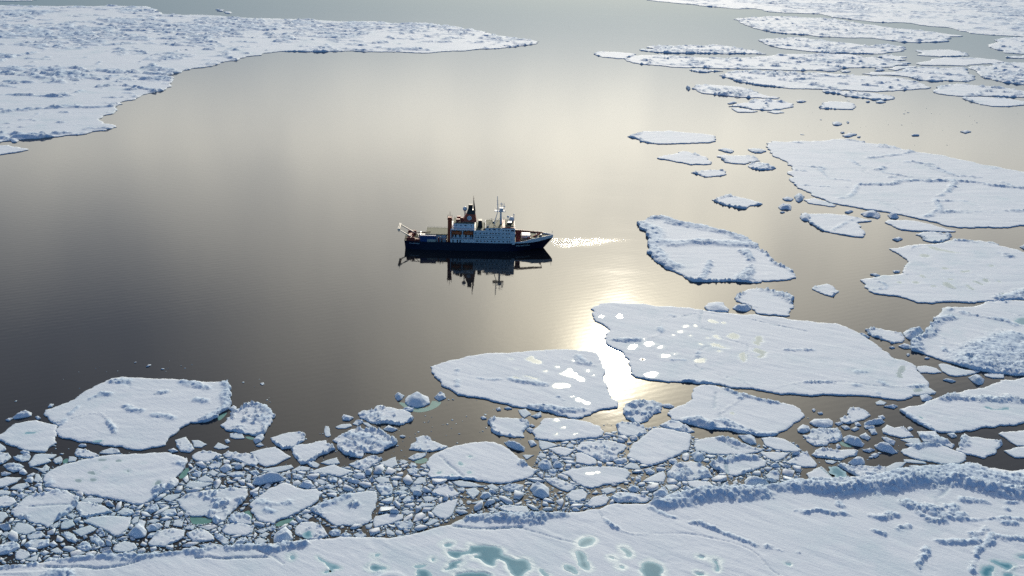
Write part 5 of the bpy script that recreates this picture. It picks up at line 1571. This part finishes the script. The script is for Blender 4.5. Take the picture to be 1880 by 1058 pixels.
class MB:
    def __init__(self):
        self.v, self.f = [], []

    def add(self, V, F):
        n = len(self.v)
        self.v += [tuple(map(float, p)) for p in V]
        self.f += [tuple(i + n for i in f) for f in F]
        return self

    def box(self, x0, x1, y0, y1, z0, z1, c=0.12):
        """box with a chamfered top edge"""
        c = min(c, (x1 - x0) * 0.2, (y1 - y0) * 0.2, (z1 - z0) * 0.2)
        q = lambda d, z: [(x0 + d, y0 + d, z), (x1 - d, y0 + d, z), (x1 - d, y1 - d, z), (x0 + d, y1 - d, z)]
        V = q(0, z0) + q(0, z1 - c) + q(c, z1)
        F = [(3, 2, 1, 0), (8, 9, 10, 11)]
        for k in (0, 4):
            for i in range(4):
                j = (i + 1) % 4
                F.append((k + i, k + j, k + 4 + j, k + 4 + i))
        return self.add(V, F)

    def prism(self, poly, y0, y1):
        """outline in x,z pulled from y0 to y1"""
        n = len(poly)
        V = [(x, y0, z) for x, z in poly] + [(x, y1, z) for x, z in poly]
        F = [tuple(range(n)), tuple(range(2 * n - 1, n - 1, -1))] + [(i, n + i, n + (i + 1) % n, (i + 1) % n) for i in range(n)]
        return self.add(V, F)

    def tube(self, p, q, r, r2=None, n=8):
        p, q = Vector(p), Vector(q)
        d = (q - p).normalized()
        a = d.orthogonal().normalized()
        b = d.cross(a)
        r2 = r if r2 is None else r2
        V = [p + (a * math.cos(t) + b * math.sin(t)) * r for t in np.arange(n) / n * 2 * math.pi] + \
            [q + (a * math.cos(t) + b * math.sin(t)) * r2 for t in np.arange(n) / n * 2 * math.pi]
        F = [tuple(range(n - 1, -1, -1)), tuple(range(n, 2 * n))] + [(i, (i + 1) % n, n + (i + 1) % n, n + i) for i in range(n)]
        return self.add(V, F)

    def ball(self, c, r, n=12, m=8, sz=1.0):
        V = [(c[0], c[1], c[2] - r * sz)]
        for j in range(1, m):
            t = math.pi * j / m
            V += [(c[0] + r * math.sin(t) * math.cos(u), c[1] + r * math.sin(t) * math.sin(u), c[2] - r * sz * math.cos(t)) for u in np.arange(n) / n * 2 * math.pi]
        V.append((c[0], c[1], c[2] + r * sz))
        F = [(0, 1 + (i + 1) % n, 1 + i) for i in range(n)]
        for j in range(m - 2):
            F += [(1 + j * n + i, 1 + j * n + (i + 1) % n, 1 + (j + 1) * n + (i + 1) % n, 1 + (j + 1) * n + i) for i in range(n)]
        k = 1 + (m - 2) * n
        F += [(k + i, k + (i + 1) % n, len(V) - 1) for i in range(n)]
        return self.add(V, F)

    def rail(self, pts, h=1.1, r=0.06, step=2.6):
        """posts and two rails along a line of deck-edge points"""
        for a, b in zip(pts[:-1], pts[1:]):
            a, b = Vector(a), Vector(b)
            n = max(1, int((b - a).length / step))
            for k in range(n + 1):
                p = a.lerp(b, k / n)
                self.tube(p, p + Vector((0, 0, h)), r, n=4)
            for zz in (h, h * 0.5):
                self.tube(a + Vector((0, 0, zz)), b + Vector((0, 0, zz)), r * 0.8, n=4)
        return self

    def build(self, name, mat, parent, smooth=False):
        return mesh_object(name, self.v, self.f, mat, parent, smooth)


def shift(o, d):
    o.location = d
    return o


SHIP_AT = ground([(879.5, 452.5)])[0]
ship = bpy.data.objects.new('research_ship', None)
ship.location = (*SHIP_AT, 0)
SHIP_M = Matrix.Translation((*SHIP_AT, 0)) @ Matrix.Rotation(R(1.6), 4, 'Z') @ Matrix.Translation((-59, 0, 0))
ship.matrix_world = SHIP_M
col.objects.link(ship)
tag(ship, 'navy hulled icebreaking research ship with white decks and red funnel on open water', 'ship')

ST = np.array([  # x at deck, x at waterline, half beam at deck, half beam at waterline, height of the painted hull
    (0, 0.6, 10.4, 9.2, 7.0), (2, 2.2, 11.2, 10.2, 6.9), (8, 8, 12.2, 11.6, 6.8), (18, 18, 12.6, 12.4, 6.7), (40, 40, 12.6, 12.5, 6.7), (70, 70, 12.6, 12.5, 6.7),
    (84, 83, 12.5, 12.0, 6.8), (92, 89.5, 11.8, 10.2, 6.9), (100, 95.5, 9.9, 7.6, 7.1), (106, 100.8, 7.6, 5.0, 7.6), (111, 105, 5.0, 2.8, 8.2), (115, 108.4, 2.6, 1.2, 8.8), (118, 110.8, 0.25, 0.15, 9.0)])


def hull_at(x, z):
    """half beam where the hull side passes x at height z"""
    t = np.clip(z / np.interp(x, ST[:, 0], ST[:, 4]), 0, 1.2)
    xs = ST[:, 1] + (ST[:, 0] - ST[:, 1]) * t
    return float(np.interp(x, xs, ST[:, 3] + (ST[:, 2] - ST[:, 3]) * t))


m = MB()
rings = []
for xd, xw, bd, bw, zd in ST:
    side = []
    for t in (-0.25, 0.0, 0.25, 0.5, 0.75, 1.0):
        tt = max(t, 0) ** 1.25
        side.append((xw + (xd - xw) * t, bw + (bd - bw) * tt, zd * t))
    rings.append([(x, -b, z) for x, b, z in side[::-1]] + [(x, b, z) for x, b, z in side])
V = [p for r_ in rings for p in r_]
n = 12
F = []
for i in range(len(rings) - 1):
    for j in range(n - 1):
        F.append((i * n + j, (i + 1) * n + j, (i + 1) * n + j + 1, i * n + j + 1))
F.append(tuple(range(n)))
m.add(V, F)
hull = m.build('hull', NAVY, ship)
# decks inside the hull
m = MB()
V, F = [], []
for k, (xd, xw, bd, bw, zd) in enumerate(ST[:9]):
    V += [(xd + 0.2, -bd + 0.25, zd - 0.9), (xd + 0.2, bd - 0.25, zd - 0.9)]
    if k:
        F.append((2 * k - 2, 2 * k, 2 * k + 1, 2 * k - 1))
m.add(V, F).build('main_deck', GREEN, ship)
# white bow bulwark and the raised green forecastle
m = MB()
V, F = [], []
bw_x = np.array([86, 92, 97, 101, 106, 111, 115, 118.0])
top = np.interp(bw_x, [86, 92, 97, 101, 106, 112, 118], [7.6, 8.3, 9.0, 10.2, 10.7, 11.2, 11.6])
for sgn in (-1, 1):
    o0 = len(V)
    for x, zt in zip(bw_x, top):
        zb = float(np.interp(x, ST[:, 0], ST[:, 4]))
        b = float(np.interp(x, ST[:, 0], ST[:, 2])) + 0.03
        out = 0.03 + (zt - zb) * 0.06
        V += [(x, sgn * b, zb - 0.02), (x + 0.05 * (zt - zb), sgn * (b + out), zt), (x, sgn * max(b + out - 0.3, 0.02), zt), (x - 0.1, sgn * max(b - 0.3, 0.02), zb)]
    for i in range(len(bw_x) - 1):
        a, b_ = o0 + 4 * i, o0 + 4 * i + 4
        F += [(a, b_, b_ + 1, a + 1), (a + 1, b_ + 1, b_ + 2, a + 2), (a + 2, b_ + 2, b_ + 3, a + 3)]
m.add(V, F).build('bow_bulwark', WHITE, ship)
m = MB()
V, F = [], []
for k, x in enumerate((100.5, 104, 108, 112, 115, 117.4)):
    b = float(np.interp(x, ST[:, 0], ST[:, 2])) - 0.25
    z = 9.5 + (x - 100) * 0.05
    V += [(x, -max(b, 0.05), z), (x, max(b, 0.05), z)]
    if k:
        F.append((2 * k - 2, 2 * k, 2 * k + 1, 2 * k - 1))
V += [(100.5, -9.4, 6.0), (100.5, 9.4, 6.0)]
F.append((0, 1, len(V) - 1, len(V) - 2))
m.add(V, F).build('forecastle_deck', GREEN, ship)
MB().tube((117.0, 0, 9.8), (117.3, 0, 14.6), 0.14).tube((117.1, 0, 12), (117.7, 0, 12), 0.07).build('bow_staff', GREY, ship)
MB().box(107, 109.2, -1.4, 1.4, 9.9, 11.3).tube((108.1, -2.6, 10.6), (108.1, 2.6, 10.6), 0.5).build('anchor_winch', GREY, ship)
for y in (-2.7, 2.7):
    MB().box(104.2, 105.4, y - 0.5, y + 0.5, 9.7, 10.7).build('bollard', GREY, ship)


def lettering(txt, x, z, size, name):
    cu = bpy.data.curves.new(name, 'FONT')
    cu.body = txt
    cu.size = size
    cu.space_character = 1.15
    cu.offset = 0.02
    tmp = bpy.data.objects.new(name, cu)
    col.objects.link(tmp)
    me = bpy.data.meshes.new_from_object(tmp.evaluated_get(bpy.context.evaluated_depsgraph_get()))
    bpy.data.objects.remove(tmp)
    for v in me.vertices:
        xx, zz = x + v.co.x, z + v.co.y
        v.co = (xx, -(hull_at(xx, zz) + 0.06), zz)
    me.materials.clear()
    me.materials.append(WHITE)
    o = bpy.data.objects.new(name, me)
    col.objects.link(o)
    o.parent = hull
    return o


lettering('POLARSTERN', 88.4, 4.2, 1.65, 'ship_name')
lettering('POLARSTERN', 4.2, 4.6, 1.15, 'ship_name')

# superstructure
MB().box(36.3, 87.3, -12.3, 12.3, 5.8, 9.6).build('lower_house', WHITE, ship)
house = MB().box(55.2, 76, -12.05, 12.05, 9.6, 16.6).box(63.5, 76, -11.9, 11.9, 16.6, 18.7).build('deck_house', WHITE, ship)
MB().box(56, 63.4, -11.2, 11.2, 16.62, 16.9).build('house_deck', GREEN, ship)
bridge = MB().box(76, 87.2, -12.35, 12.35, 9.6, 18.9).build('bridge_house', WHITE, ship)
MB().box(36.5, 55.1, -8.3, 8.3, 9.6, 17.2).build('boat_house', WHITE, ship)
MB().box(36.4, 55.15, -12.2, 12.2, 16.7, 17.3).box(36.4, 36.9, -12.2, -8, 9.6, 16.7).box(45.7, 46.2, -12.2, -8.3, 9.6, 16.7).box(54.6, 55.1, -12.2, -8.3, 9.6, 16.7).build('boat_deck', WHITE, ship)
MB().box(38.6, 55, -7.5, 7.5, 17.3, 20.9).build('upper_house', WHITE, ship)
MB().box(38.4, 55.2, -7.8, 7.8, 20.9, 21.15).build('upper_deck', GREEN, ship)
MB().box(64, 81.5, -11.6, 11.6, 18.72, 18.98).build('roof_deck', GREEN, ship)
MB().box(77, 86.8, -12.1, 12.1, 18.92, 19.5).build('roof_band', DARKRED, ship)
MB().box(79.5, 86, -9.5, 9.5, 19.5, 20.3).build('bridge_roof', GREEN, ship)
MB().rail([(64.2, -11.4, 18.98), (77, -11.4, 18.98)]).rail([(64.2, 11.4, 18.98), (81, 11.4, 18.98)]).rail([(64.2, -11.4, 18.98), (64.2, 11.4, 18.98)]).rail([(86.6, -11.9, 19.5), (86.6, 11.9, 19.5)]).rail([(77, -11.9, 19.5), (86.6, -11.9, 19.5)]).build('roof_rail', GREY, ship)
MB().rail([(38.6, -7.7, 21.15), (55, -7.7, 21.15)]).rail([(38.6, 7.7, 21.15), (55, 7.7, 21.15)]).build('upper_rail', GREY, ship)
MB().rail([(36.6, -12.1, 17.3), (55, -12.1, 17.3), (63, -11.9, 16.7)]).build('deck_rail', GREY, ship)
# dark promenade lines between the storeys
MB().box(55.3, 75.9, -12.14, -11.9, 12.7, 12.98, .02).build('rub_rail', GREY, house)
MB().box(36.4, 87.2, -12.42, -12.1, 9.5, 9.75, .02).build('rub_rail', GREY, house)

win = None


def window(x, y, z, parent, w=0.95, h=0.85):
    global win
    key = (w, h)
    if win is None:
        win = {}
    if key not in win:
        mb = MB()
        mb.box(-w / 2, w / 2, -0.05, 0.05, -h / 2, h / 2, 0.03)
        win[key] = mb.build('window', GLASS, None)
        o = win[key]
    else:
        o = win[key].copy()
        col.objects.link(o)
    o.parent = parent
    o.location = (x, y, z)
    return o


lower = bpy.data.objects['lower_house']
X = lambda zx: (zx - 212) * 0.0911
for zx in (830, 868, 902, 925, 958, 978, 1003, 1030):
    window(X(zx), -12.07, 14.5, house)
for zx in (832, 852, 880, 898, 920, 955, 980, 1018):
    window(X(zx), -12.07, 11.2, house)
for zx in (838, 848, 875, 908, 932, 968, 996, 1032):
    window(X(zx), -12.32, 8.1, lower)
for zx in (725, 772):
    window(X(zx), -12.32, 8.0, lower, 0.5, 0.6)
for zx in (898, 908, 950, 985, 995, 1030):
    window(X(zx), -11.92, 17.7, house)
for zx, zz in ((1068, 17.3), (1092, 17.3), (1112, 17.3), (1066, 14.6), (1096, 14.6), (1118, 14.6), (1066, 11.6), (1100, 11.6), (1122, 11.6), (1070, 8.0), (1104, 8.0), (1124, 8.0)):
    window(X(zx), -12.37, zz, bridge if zz > 10 else lower)
window(85.2, -12.37, 17.2, bridge, 2.2, 1.1)
for k in range(8):
    w_ = window(87.22, -10.5 + k * 3, 17.2, bridge, 2.4, 1.2)
    w_.rotation_euler = (0, 0, math.pi / 2)
for zx in (660, 700, 735, 745, 790):
    window(X(zx), -7.52, 19.2, bpy.data.objects['upper_house'], 0.8, 0.8)
# dark openings of the open deck behind the boats
for x in (37.6, 39.8, 43.2, 48, 51.5, 53.2):
    MB().box(x, x + 1.2, -8.36, -8.2, 9.9, 12.0, 0.05).build('doorway', GLASS, bpy.data.objects['boat_house'])
for x in (38, 41.4, 43.6):
    MB().box(x, x + 1.0, -12.36, -12.2, 6.6, 8.8, 0.05).build('doorway', GLASS, lower)

# funnel with its black top, pipes, pole and round emblem
fu = MB()
for zz, x0, x1, hy in ((20.9, 45.2, 56.6, 3.6), (27.4, 48.6, 55.6, 2.8)):
    pass
V = [(45.0, -3.8, 20.9), (56.6, -3.8, 20.9), (56.6, 3.8, 20.9), (45.0, 3.8, 20.9), (48.7, -2.9, 27.2), (55.6, -2.9, 27.2), (55.6, 2.9, 27.2), (48.7, 2.9, 27.2)]
FB = [(0, 1, 5, 4), (1, 2, 6, 5), (2, 3, 7, 6), (3, 0, 4, 7), (4, 5, 6, 7)]
funnel = MB().add(V, FB).build('funnel', ORANGE, ship)
V = [(48.65, -2.92, 27.2), (55.65, -2.92, 27.2), (55.65, 2.92, 27.2), (48.65, 2.92, 27.2), (50.0, -2.3, 31.2), (55.2, -2.3, 30.2), (55.2, 2.3, 30.2), (50.0, 2.3, 31.2)]
fb = MB().add(V, FB)
fb.box(50.0, 53.4, -1.7, 1.7, 31, 34.6)
ft = fb.build('funnel_top', BLACK, funnel)
MB().tube((54.9, 0, 29), (54.1, 0, 38.2), 0.85, 0.3).build('funnel_pole', BLACK, funnel)
MB().tube((54.1, 0, 38), (53.95, 0, 41.8), 0.22, 0.08).tube((53.4, 0, 39.6), (54.9, 0, 39.6), 0.08).build('pole_tip', DARKRED, funnel)
em = MB()
N = 20
ctr = Vector((51.0, -3.55, 24.3))
nrm = Vector((0, -1, 0.143)).normalized()
upv = Vector((0, 0.143, 1)).normalized()
ring = [ctr + nrm * 0.13 + Vector((1, 0, 0)) * 1.75 * math.cos(t) + upv * 1.75 * math.sin(t) for t in np.arange(N) / N * 2 * math.pi]
back = [p - nrm * 0.2 for p in ring]
em.add(ring + back, [tuple(range(N))] + [(i, N + i, N + (i + 1) % N, (i + 1) % N) for i in range(N)])
emblem = em.build('emblem', WHITE, funnel)
em = MB()
for sx in (-0.62, 0.62):
    rg_ = [ctr + nrm * 0.18 + Vector((1, 0, 0)) * (sx + 0.26 * math.cos(t)) + upv * 0.95 * math.sin(t) for t in np.arange(12) / 12 * 2 * math.pi]
    em.add(rg_, [tuple(range(12))])
em.build('emblem_mark', GREY, emblem)
MB().box(40.5, 43.6, -5, -2, 21.15, 23.4).box(43.9, 46.2, -5.5, -3, 21.15, 25.0).box(41, 44, 2, 5, 21.15, 23.8).build('deck_locker', DARKRED, ship)
# satellite dome aft of the funnel
MB().tube((47.3, -1, 21.15), (47.3, -1, 29.4), 0.35).tube((49, -1, 25), (47.3, -1, 29), 0.15).tube((46.2, -1, 29.4), (48.4, -1, 29.4), 0.25).build('dome_mast', GREY, ship)
MB().ball((47.3, -1, 31.2), 1.75).build('satellite_dome', WHITE, ship, True)
# black ventilator on the middle deck
MB().prism([(57.6, 16.9), (61.4, 16.9), (60.8, 22.2), (58.2, 22.2)], -4.5, 0.5).box(57.9, 61.2, -4.8, 0.8, 22.2, 22.7).build('ventilator', BLACK, ship)

# forward mast with crow's nest
mast = MB().tube((76.0, 0, 19), (75.7, 0, 30.4), 0.85, 0.7).build('mast', WHITE, ship)
MB().tube((70.6, -3, 19), (73.6, 0, 30), 0.18).tube((70.6, 3, 19), (73.6, 0, 30), 0.18).tube((70.6, -3, 19), (75.7, 0, 24.5), 0.12).build('mast_stay', WHITE, mast)
MB().box(70.6, 79.4, -2.6, 2.6, 29.6, 30.1).box(74.6, 77.6, -1.6, 1.6, 30.1, 32.3).build('crows_nest', WHITE, mast)
MB().rail([(70.7, -2.5, 30.1), (79.3, -2.5, 30.1), (79.3, 2.5, 30.1), (70.7, 2.5, 30.1), (70.7, -2.5, 30.1)], 1.3, 0.08, 1.7).build('nest_rail', GREY, mast)
MB().tube((73.4, 0, 30.1), (72.8, 0, 41.8), 0.42, 0.2).tube((72.0, 0, 38), (73.9, 0, 38), 0.08).tube((72.2, 0, 35), (74.4, 0, 35), 0.1).build('topmast', WHITE, mast)
MB().tube((76.2, 0, 32.3), (76.0, 0, 36.8), 0.16).tube((75, 0, 35.4), (77.4, 0, 35.4), 0.3).tube((78.4, 0, 30.1), (78.2, 0, 36.2), 0.16).tube((77.6, 0, 33.5), (79.2, 0, 33.5), 0.34).tube((76, 0, 34), (78.3, 0, 34), 0.1).build('radar_mast', WHITE, mast)
MB().ball((81.6, 2, 24.6), 0.95).tube((81.6, 2, 20), (81.6, 2, 24), 0.2).build('small_dome', WHITE, ship, True)
MB().ball((84.5, 3.5, 22.2), 2.1).tube((84.5, 3.5, 19.5), (84.5, 3.5, 21), 0.9).build('big_dome', WHITE, ship, True)
MB().tube((86.5, 8, 19.5), (86.4, 8, 24.6), 0.4, 0.3).ball((86.4, 8, 24.8), 0.65).build('lamp_post', WHITE, ship)
MB().box(81, 84.4, -6.8, -2.2, 19.5, 22.0).build('roof_cabin', BLACK, ship)
MB().box(80.8, 84.6, -7.0, -2.0, 22.0, 22.25).build('cabin_roof', WHITE, ship)
m = MB()
for x, y, h in ((65.5, -9, 2.6), (66.6, -6, 3.4), (68.4, 6, 3), (71.5, -8.5, 2.2), (78.5, 7, 4)):
    m.tube((x, y, 18.9), (x, y, 18.9 + h), 0.14)
m.box(65, 66.3, -10, -8.7, 18.98, 20.4).box(69.5, 71, 3, 5, 18.98, 20.2)
m.build('roof_fitting', GREY, ship)

# foredeck: crane, second jib, hatches
crane = MB().box(88.0, 91.8, -8.6, -4.8, 5.9, 14.2).box(87.6, 92.2, -9, -4.4, 14.2, 15.4).build('crane_post', DARKRED, ship)
MB().prism([(89.5, 14.9), (109.6, 14.1), (109.8, 15.1), (90, 16.6), (87.2, 16.6), (87.2, 14.9)], -7.4, -6.0).build('crane_jib', DARKRED, crane)
MB().tube((89.8, -6.7, 16.6), (109.2, -6.7, 15.2), 0.12).tube((109.2, -6.7, 14.8), (109.0, -6.7, 12.6), 0.3).build('crane_cable', GREY, crane)
MB().prism([(98.5, 8.2), (108.8, 13.6), (109.2, 13.0), (100.2, 7.2)], -2.4, -1.2).box(97.5, 100.5, -3.2, -0.4, 6, 9.0).build('second_jib', DARKRED, ship)
MB().box(92.6, 100.2, -6.5, 6.5, 5.9, 8.3).build('hatch', BLACK, ship)
MB().box(93, 99.8, -1.5, 6.3, 8.3, 10.6).build('hatch_cover', WHITE, ship)

# aft: the tall red crane tower, helicopter deck, working deck gear, stern frame
tower = MB().box(34.1, 37.4, -9.6, -6.4, 5.9, 26.0).box(33.8, 37.7, -9.9, -6.1, 24.5, 25.2).build('crane_tower', ORANGE, ship)
m = MB()
for x, y in ((34.2, -9.5), (37.3, -9.5), (34.2, -6.5), (37.3, -6.5)):
    m.tube((x, y, 26), (x, y, 27.6), 0.16)
m.tube((35.8, -8, 26), (35.8, -8, 30.6), 0.24, 0.1)
m.build('tower_top', DARKRED, tower)
MB().box(16.6, 34.0, -7.5, 11.5, 11.0, 11.6).build('helicopter_deck', GREEN, ship)
m = MB()
for x in (17.5, 23, 28.5, 33):
    for y in (-6.8, 10.8):
        m.tube((x, y, 5.8), (x, y, 11), 0.3)
m.build('deck_leg', GREY, ship)
MB().rail([(16.8, -7.4, 11.6), (33.8, -7.4, 11.6)], 0.9, 0.06).rail([(16.8, 11.4, 11.6), (33.8, 11.4, 11.6)], 0.9, 0.06).rail([(16.8, -7.4, 11.6), (16.8, 11.4, 11.6)], 0.9, 0.06).build('deck_rail', GREY, ship)
MB().box(18, 33.5, -6.5, 10.5, 5.85, 10.9).build('hangar', WHITE, ship)
m = MB().box(25.6, 27.2, -11.8, -9.6, 5.8, 9.2).box(28.0, 29.0, -11.6, -9.8, 5.8, 10.6).box(30.2, 32.8, -11.9, -8.4, 5.8, 8.8)
m.tube((28.4, -11.2, 6), (28.4, -11.2, 12.2), 0.2).tube((31.4, -11.2, 6), (30.4, -11.2, 11.6), 0.2)
m.build('winch', GREY, ship)
MB().box(26.6, 27.6, -12.0, -11.2, 5.8, 10.4).box(29.6, 30.0, -12, -11.3, 5.8, 9.4).box(32.9, 33.8, -12.1, -9.5, 5.8, 8.4).build('deck_gear', DARKRED, ship)
frame = MB()
for y in (-7.6, 7.6):
    frame.prism([(9.5, 6.2), (11.0, 6.2), (-3.6, 14.6), (-5.0, 14.6)], y - 0.7, y + 0.7)
frame.box(-5.4, -3.4, -8.4, 8.4, 14.2, 15.6)
fr = frame.build('stern_frame', CREAM, ship)
MB().tube((-4.4, -5, 15.6), (-4.4, -5, 18.2), 0.16).tube((-4.6, 0, 14.2), (-4.6, 0, 11.8), 0.35).tube((-4.6, -6, 14.2), (-4.6, -6, 12.4), 0.3).build('frame_block', GREY, fr)
m = MB()
m.box(1.6, 8.2, -10.6, -8.6, 5.9, 9.2).box(2.6, 6.6, -4.5, 4.5, 5.9, 8.8).box(8.4, 11.8, -10.8, -8.4, 5.9, 8.2).box(1.6, 8.2, 8.6, 10.4, 5.9, 9.4)
for x in (3, 6, 9):
    m.tube((x, -9.6, 8.6), (x + 3.4, -8.2, 11.4), 0.22)
m.tube((6.5, -6, 11.6), (20.5, -5, 12.6), 0.34).tube((6.5, -6, 6), (6.5, -6, 11.8), 0.6)
m.build('aft_gantry', DARKRED, ship)
MB().box(10.2, 16, -5.2, 5, 5.9, 8.4).tube((12, -4.8, 9.2), (12, 4.6, 9.2), 1.1).build('trawl_winch', STEEL, ship)


def thing(name, label, cat, x, y, z, group=None):
    o = bpy.data.objects.new(name, None)
    col.objects.link(o)
    o.matrix_world = SHIP_M @ Matrix.Translation((x, y, z))
    return tag(o, label, cat, group)


# lifeboats hang in the open deck
for k, (x, lab) in enumerate(((41.2, 'orange enclosed lifeboat hanging nearer the red crane tower'), (50.3, 'orange enclosed lifeboat hanging nearer the white cabins with windows'))):
    b = thing('lifeboat', lab, 'lifeboat', x, -10.3, 12.4, 'lifeboats on the ship\'s side')
    if k == 0:
        V, F = [], []
        n = 10
        sec = [(-3.9, .35, .7), (-3.4, 1.0, .95), (-2, 1.4, 1.0), (0, 1.5, 1.0), (2, 1.4, 1.0), (3.3, 1.0, .97), (4.0, .25, .8)]
        for x_, w_, s_ in sec:
            for t in np.arange(n) / (n - 1) * math.pi:
                V.append((x_, -w_ * math.cos(t), 1.35 - 1.35 * s_ * math.sin(t)))
        for i in range(len(sec) - 1):
            F += [(i * n + j, (i + 1) * n + j, (i + 1) * n + j + 1, i * n + j + 1) for j in range(n - 1)]
        F += [tuple(range(n)), tuple((len(sec) - 1) * n + j for j in range(n))]
        parts = [MB().add(V, F).build('boat_hull', BOAT, b)]
        V2 = []
        for x_, w_, s_ in sec:
            for t in np.arange(n) / (n - 1) * math.pi:
                V2.append((x_ * 0.97, -w_ * 0.97 * math.cos(t), 1.37 + 1.5 * s_ * math.sin(t)))
        parts.append(MB().add(V2, F).build('canopy', BOAT, b))
        parts.append(MB().box(-0.7, 0.9, -0.6, 0.6, 2.6, 3.4).build('wheelhouse', BOAT, b))
        parts.append(MB().tube((-2.8, 0, 2.5), (-2.8, 0, 4.4), 0.12).tube((2.8, 0, 2.5), (2.8, 0, 4.4), 0.12).build('hook', GREY, b))
    else:
        for q in parts:
            c = q.copy()
            c.parent = b
            col.objects.link(c)


def container(x0, x1, y0, y1, z0, z1, mat, lab):
    c = thing('cargo_container', lab, 'container', (x0 + x1) / 2, (y0 + y1) / 2, z0, 'containers on the aft deck')
    l, w, h = x1 - x0, y1 - y0, z1 - z0
    m = MB()
    n = max(6, int(l / 0.6))
    prof = []
    for i in range(n):
        a, b = -l / 2 + l * i / n, -l / 2 + l * (i + 0.5) / n
        prof += [(a, -w / 2), (b, -w / 2), (b, -w / 2 + 0.08), (-l / 2 + l * (i + 1) / n, -w / 2 + 0.08)]
    prof += [(l / 2, w / 2), (-l / 2, w / 2)]
    k = len(prof)
    m.add([(x, y, 0.06) for x, y in prof] + [(x, y, h - 0.06) for x, y in prof], [(i, (i + 1) % k, k + (i + 1) % k, k + i) for i in range(k)] + [tuple(range(k, 2 * k))])
    m.build('shell', mat, c)
    m = MB()
    for sx in (-1, 1):
        for sy in (-1, 1):
            m.box(sx * l / 2 - 0.1, sx * l / 2 + 0.1, sy * w / 2 - 0.1, sy * w / 2 + 0.1, 0, h, 0.02)
    for zz in (0.0, h - 0.16):
        for sy in (-1, 1):
            m.box(-l / 2, l / 2, sy * w / 2 - 0.07, sy * w / 2 + 0.07, zz, zz + 0.16, 0.02)
    m.build('corner_frame', mat, c)
    return c


container(12.6, 18.7, -11.6, -9.2, 8.6, 11.5, CRATEBLUE, 'blue container in the upper row by the stern frame')
container(18.8, 24.9, -11.6, -9.2, 8.6, 11.5, CRATEBLUE, 'blue container in the upper row beside the helicopter deck')
container(12.6, 17.9, -11.6, -9.2, 5.85, 8.55, CRATEBLUE, 'blue container in the lower row by the stern frame')
container(18.2, 24.6, -11.6, -9.2, 5.85, 8.55, CREAM, 'pale container below the blue one beside the helicopter deck')
